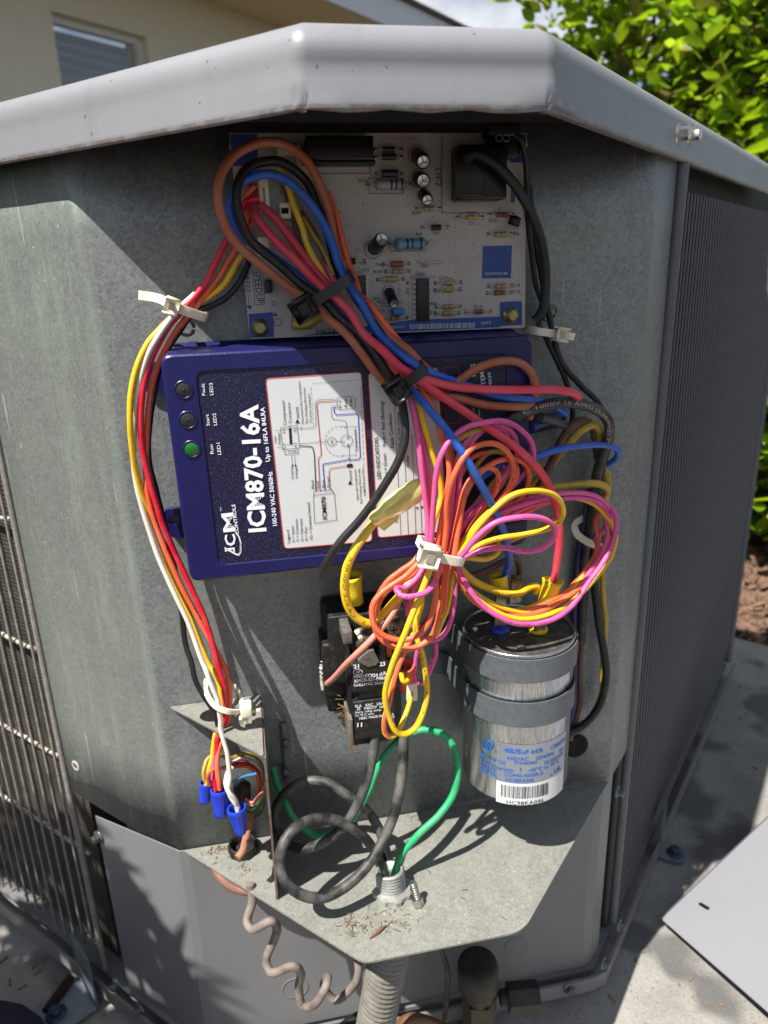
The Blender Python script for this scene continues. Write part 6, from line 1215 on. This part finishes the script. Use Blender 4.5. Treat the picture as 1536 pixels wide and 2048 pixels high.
t = boot('yellow collar boot under the blue wire above the capacitor', (1002, 1185), (996, 1150), 46, 45, .0050, .0052)
for q0, q1, d, lbl in (((1000, 1250), (1002, 1185), 47, 'flat metal spade terminal under the blue wire'), ((1078, 1262), (1090, 1215), 50, 'flat metal spade terminal under the yellow boot'), ((1030, 1205), (1033, 1150), 40, 'flat metal spade terminal behind, under the brown wire')):
    A, C = onY(q0, -d/1000), onY(q1, -d/1000); b = MB(); b.hexa([A+V((-.0038, .001, 0)), A+V((.0038, .001, 0)), A+V((.0038, -.001, 0)), A+V((-.0038, -.001, 0)), C+V((-.0032, .001, 0)), C+V((.0032, .001, 0)), C+V((.0032, -.001, 0)), C+V((-.0032, -.001, 0))]); tag(b.build('spade_terminal', m_term), lbl, 'terminal')
b = MB(); lo, hi = onY((812, 1400), -.050), onY((833, 1362), -.050); b.rbox((lo.x, -.053, lo.z), (hi.x, -.046, hi.z), .0008); tag(b.build('plug', m_conn), 'white push-on plug of the yellow wire beside the contactor', 'plug')
t = boot('orange red boot with a yellow wire inside, right of the contactor', (815, 1372), (808, 1330), 44, 50, .0052, .0062, mat('boot_orange', '#d8604a', .4))
wire('stub of yellow wire curled inside the orange boot', w_yel, 1.7, P_(T83, [(725, 1360, 58), (750, 1440, 60), (790, 1440, 59), (790, 1390, 55)]))
t = boot('yellow terminal boot behind the contactor top left', (712, 1205), (704, 1150), 30, 32, .0050, .0050)
# ---- wire nuts
def nut(label, p0, p1, d0, d1, r0, r1):
    A, C = onY(p0, -d0/1000), onY(p1, -d1/1000); t = thing('wire_nut', label, 'wire nut', A, 'blue wire nuts of the thermostat splice'); ax = C-A; H = ax.length; a = ax.normalized(); e = a.orthogonal().normalized(); g = a.cross(e)
    b = MB(); n = 36; vs = []; prof = [(r0*1.0, 0, 0), (r0*1.04, .04, 0), (r0*1.0, .14, .0), (r0*.96, .2, .10), (r1*1.05, .85, .12), (r1*.95, .96, .08), (r1*.55, 1.0, 0)]
    for r, h, gr in prof: vs += [A+a*H*h+(e*cos(2*pi*k/n)+g*sin(2*pi*k/n))*r*(1-(gr if k % 3 == 0 else 0)) for k in range(n)]
    inner = [A+a*H*h+(e*cos(2*pi*k/n)+g*sin(2*pi*k/n))*r0*.84 for h in (0, .35) for k in range(n)]
    b.add(vs, [(j*n+i, j*n+(i+1) % n, (j+1)*n+(i+1) % n, (j+1)*n+i) for j in range(len(prof)-1) for i in range(n)], True); b.add(vs[-n:], [list(range(n))])
    b.add(vs[:n]+inner[:n], [(i, n+i, n+(i+1) % n, (i+1) % n) for i in range(n)]); b.add(inner, [(i, n+i, n+(i+1) % n, (i+1) % n) for i in range(n)], True); b.build('shell', m_nut, t)
nut('leftmost and shortest of the blue wire nuts', T84(372, 1150), T84(352, 1360), 33, 34, .0044, .0034)
nut('tall middle blue wire nut holding orange and pink wires', T84(505, 1215), T84(520, 1500), 40, 42, .0058, .0040)
nut('lowest blue wire nut holding two white wires', T84(680, 1410), T84(730, 1680), 48, 50, .0062, .0036)
nut('blue wire nut hidden behind the tall middle one', T84(555, 1240), T84(575, 1490), 30, 32, .0050, .0038)
b = MB(); c = onY(T84(725, 1250), -.018); b.lathe(c+V((0, 0, -.008)), (.1, -.1, 1), [(0, 0), (.0055, 0), (.0062, .004), (.006, .014), (.003, .018), (0, .018)], 20); tag(b.build('cable_clamp', m_blackd), 'dusty black cable clamp behind the blue wire nuts', 'clamp')

# ---- grommet ring and conduit
gc = onZ((487, 1702), ZS); t = thing('grommet_ring', 'black slotted plastic ring in the shelf left of the divider', 'grommet', gc)
b = MB(); b.lathe(gc, (0, 0, 1), [(.0098, 0), (.0102, .001), (.0102, .007), (.0096, .0078), (.0085, .0074), (.0082, .0)], 32); b.build('ring', m_blackd, t)
b = MB(); b.lathe(gc+V((0, 0, .0003)), (0, 0, 1), [(0, .0006), (.0084, .0006)], 24); b.build('hole', m_dark, t)
b = MB()
for k in range(10): a = k*2*pi/10; b.obb(gc+V((cos(a)*.0104, sin(a)*.0104, .0036)), V((cos(a)*.0003, sin(a)*.0003, 0)), V((-sin(a)*.0006, cos(a)*.0006, 0)), V((0, 0, .003)))
b.build('rib', m_black, t)
fc = onZ((786, 1790), ZS); t = thing('conduit_fitting', 'light grey threaded conduit fitting that takes the power cables through the shelf', 'conduit fitting', fc)
m_fit = mat('die_cast_zinc', '#a8aaa6', .5, .45, '#85877f', 120, .4, .7, bump=.3)
tilt = V((-.05, .16, 1)).normalized(); prof = [(.0100, 0), (.0102, .003)]
h = .0035
for k in range(6): prof += [(.0094, h), (.0101, h+.0008), (.0094, h+.0016)]; h += .0021
prof += [(.0090, h), (.0076, h), (.0072, h-.012)]
b = MB(); b.lathe(fc+V((0, .004, 0)), tilt, prof, 36); b.build('thread', m_fit, t)
b = MB(); n = 8
ring_ = []
for k in range(48): a = 2*pi*k/48; r = .0138 if (k % 6) in (0, 1, 2) else .0122; ring_.append(fc+V((0, .003, 0))+V((cos(a)*r, sin(a)*r, 0)))
b.prism(ring_, (0, 0, .0035)); b.build('lock_nut', m_fit, t)
c = onZ((836, 1805), ZS+.002); b = MB(); tip = c+V((-.003, .002, .016)); b.cyl(c+V((0, 0, .002)), tip, .0019, n=10)
for k in range(8): b.lathe((c+V((0, 0, .002))).lerp(tip, k/8), tip-c, [(.0019, 0), (.0025, .0005), (.0019, .001)], 10)
b.build('set_screw', m_chrome, t); b = MB(); b.cyl(c-V((0, 0, .0015)), c+(tip-c).normalized()*.004, .0040, n=6, smooth=False); b.build('screw_head', m_chrome, t)
b = MB(); b.lathe(fc+V((0, .004, .0)), tilt, [(0, .004), (.0074, .004)], 20); b.build('hole', m_dark, t)
# flexible conduit below the shelf
m_flex = mat('conduit_grey', '#74726b', .6, 0, '#5f5b52', 90, .4, .7, bump=.3)
b = MB(); top_ = V((fc.x+.000, fc.y-.012, ZS-.004)); bot = onY((735, 2130), -.075); pts = [top_.lerp(bot, k/130) for k in range(131)]; rr = [.0130+(.0009 if k % 4 < 2 else -.0005) for k in range(len(pts))]
b.tube(pts, .013, 20, rr=rr); tag(b.build('flexible_conduit', m_flex), 'ribbed grey flexible conduit hanging down under the front of the shelf', 'conduit')
# thermostat cable coil under the shelf
m_tw = wiremat('cable_weathered', '#7d736c', .6, dust='#3f2e25', dfac=.9)
wire('pinkish tan end of cable poking out under the shelf at left', wiremat('sheath_pink', '#8a5f50', .5, dust='#6a5a4e', dfac=.4), 3.6, P_(PX, [(430, 1735, 14), (446, 1758, 20), (474, 1776, 24), (502, 1780, 26), (512, 1765, 20)]), lift=False, cat='cable')
wire('curly weathered grey thermostat cable hanging under the shelf', m_tw, 3.0, P_(PX, [(500, 1768, 46), (505, 1800, 48), (494, 1842, 54), (505, 1858, 60), (540, 1842, 64), (554, 1856, 60), (548, 1880, 54), (532, 1920, 56), (542, 1945, 62), (585, 1932, 66), (602, 1946, 62), (598, 1975, 56), (604, 2010, 58), (628, 2010, 64), (652, 1972, 66), (656, 1955, 60), (648, 1975, 52), (670, 2000, 54), (700, 1980, 58), (715, 1955, 60), (716, 1925, 58), (712, 1905, 52)]), lift=False, cat='cable')
wire('slim dark pipe running down behind the conduit', wiremat('pipe_dark', '#2f2f30', .5), 2.2, P_(PX, [(880, 1895, 20), (893, 1930, 24), (895, 1980, 26), (885, 2060, 28)]), lift=False, cat='pipe')
# service valve
vt = thing('service_valve', 'dark capped brass service valve at the bottom centre right', 'valve', onY((955, 1960), -.03))
m_valve = mat('valve_dark', '#23211e', .65, .2, '#3a352c', 120, .4, .7, bump=.4); m_brass = mat('valve_brass', '#4a4234', .55, .4, '#332d24', 140, .4, .7)
c0_, c1_ = onY((955, 1925), -.036), onY((957, 1972), -.036); b = MB(); b.lathe(c1_, c0_-c1_, [(.0130, 0), (.0160, .001), (.0164, (c0_-c1_).length*.8), (.0150, (c0_-c1_).length), (.010, (c0_-c1_).length+.001), (0, (c0_-c1_).length+.001)], 24); b.build('valve_cap', m_valve, vt)
c2_ = onY((962, 2110), -.036); b = MB(); b.cyl(c1_, c1_.lerp(c2_, .14), .0118, n=20); b.cyl(c1_.lerp(c2_, .14), c2_, .0136, n=6, smooth=False); b.build('valve_body', m_brass, vt)
a_, e_ = onY((1000, 1996), -.036), onY((1076, 1990), -.040); b = MB(); b.cyl(a_, a_.lerp(e_, .45), .0065, n=16); b.cyl(a_.lerp(e_, .2), e_, .0112, n=6, smooth=False); b.build('side_port_cap', m_valve, vt)
wire('copper coloured suction pipe end at the bottom beside the conduit', wiremat('copper_pipe', '#6d4a33', .4, dust='#4a3a2e', dfac=.5), 5, P_(PX, [(790, 2062, 40), (820, 2040, 44), (860, 2046, 44), (900, 2070, 40)]), lift=False, cat='pipe')
wire('black insulated line end at the bottom left of the conduit', w_black, 6, P_(PX, [(640, 2110, 40), (690, 2060, 44), (720, 2040, 40), (745, 2060, 34)]), lift=False, cat='pipe')

# denser strands inside the bundle
wire('orange strand fanning up right behind the bright yellow loop', w_or, tk, P_(T3, [(630, 1060, 62), (690, 960, 64), (760, 880, 65), (840, 800, 65), (900, 720, 63), (935, 650, 60), (920, 600, 57), (880, 575, 55)]))
wire('yellow strand fanning up right beside the orange rings', w_yel, tk, P_(T3, [(640, 1060, 66), (700, 950, 69), (780, 850, 70), (850, 790, 69), (930, 745, 66), (1010, 722, 62), (1080, 716, 56)]))
wire('pink strand tucked inside the inner orange ring', w_pink, tk, P_(T3, [(620, 1050, 58), (665, 930, 59), (730, 840, 60), (800, 770, 61), (850, 690, 61), (885, 650, 60), (900, 620, 57)]))
wire('orange strand rising between the pink loops', w_or, tk, P_(T3, [(560, 1050, 60), (590, 930, 60), (615, 820, 59), (660, 700, 58), (700, 620, 56), (740, 570, 53), (800, 555, 50)]))
wire('pink strand rising just right of the yellow one', w_pink, tk*.95, P_(T3, [(590, 1050, 56), (620, 920, 56), (650, 800, 55), (665, 680, 54), (680, 560, 52), (720, 500, 50)]))
wire('mustard strand in shade behind the bundle', w_dyel, tk, P_(T3, [(600, 1060, 52), (660, 940, 52), (740, 800, 50), (830, 690, 50), (900, 600, 48), (960, 560, 46)]))
wire('orange strand reaching right below the pink front loop', w_or, tk*.9, P_(T3, [(650, 1070, 56), (720, 1000, 57), (820, 955, 57), (930, 935, 56), (1040, 900, 53), (1100, 860, 49)]))
wire('pink strand leaving the tie toward the far right', w_pink, tk*.9, P_(T3, [(650, 1030, 58), (740, 930, 58), (850, 870, 57), (960, 810, 55), (1070, 775, 51), (1180, 760, 46), (1290, 775, 40), (1345, 830, 35), (1350, 900, 32)]))
m_pt = mat('print_grey', '#a5a29b', .6); m_pd = mat('print_dark', '#8a7518', .6); m_po = mat('print_brown', '#5a2414', .6)
wireprint('fat black printed wire arching at the right of the navy module', 'C 1000V 10 AWG (5.26mm2) 75', .05, .40, .0022, m_pt, 0, 0)
wireprint('thick yellow cable bowing from the splice round in front of the contactor', 'E   CABLE CO. (UL', .62, .20, .0021, m_pd, 0, 0)

wire('pink strand looping high behind the blue wire', w_pink, tk, P_(T3, [(600, 1050, 60), (625, 920, 61), (640, 780, 63), (655, 640, 64), (690, 530, 63), (750, 465, 60), (820, 440, 57), (880, 455, 54), (900, 520, 51), (880, 590, 49)]))
wire('orange strand making a narrow upright loop in the bundle', w_or, tk, P_(T3, [(630, 1050, 66), (655, 930, 68), (675, 820, 70), (700, 720, 71), (750, 650, 70), (810, 620, 68), (850, 650, 66), (840, 720, 64), (790, 800, 63), (730, 890, 63), (680, 990, 64)]))
wire('pink strand curving down just inside the outermost pink one', w_pink, tk, P_(T3, [(1330, 850, 30), (1345, 920, 34), (1320, 1000, 38), (1260, 1100, 46), (1180, 1195, 54), (1090, 1250, 60), (990, 1285, 64), (880, 1290, 66), (780, 1240, 67), (710, 1170, 66), (665, 1080, 64)]))
wire('yellow strand crossing low to the right of the nylon tie', w_yel, tk, P_(T3, [(640, 1080, 62), (700, 1150, 64), (780, 1210, 66), (880, 1260, 66), (990, 1275, 63), (1090, 1240, 59), (1170, 1190, 53), (1240, 1110, 46)]))
wire('orange strand beside the hot pink hook below the nylon tie', w_or, tk, P_(T83, [(1000, 120, 62), (930, 260, 64), (830, 370, 66), (700, 440, 66), (590, 520, 64), (500, 640, 62), (470, 760, 61)]))
wire('yellow strand dropping behind the orange front ring', w_yel, tk, P_(T83, [(1060, 120, 60), (1000, 320, 60), (960, 500, 60), (930, 700, 60), (880, 860, 60), (830, 1000, 62)]))

b = MB()
for i in range(90):
    p = onZ((random.choice((random.uniform(0, 260), random.uniform(1080, 1536))), random.uniform(1350, 2048)), ZG+.0008)
    if p.x+p.y > CL-.01 and p.x-p.y < CR+.01: continue
    q = Quaternion((0, 0, 1), random.uniform(0, 6.3)); l = random.uniform(.0008, .0045); w = random.uniform(.0003, .0011)
    b.obb(p, q @ V((l, 0, 0)), q @ V((0, w, 0)), V((0, 0, .0004)))
struct(b.build('pad_litter', m_deb), 'stuff')
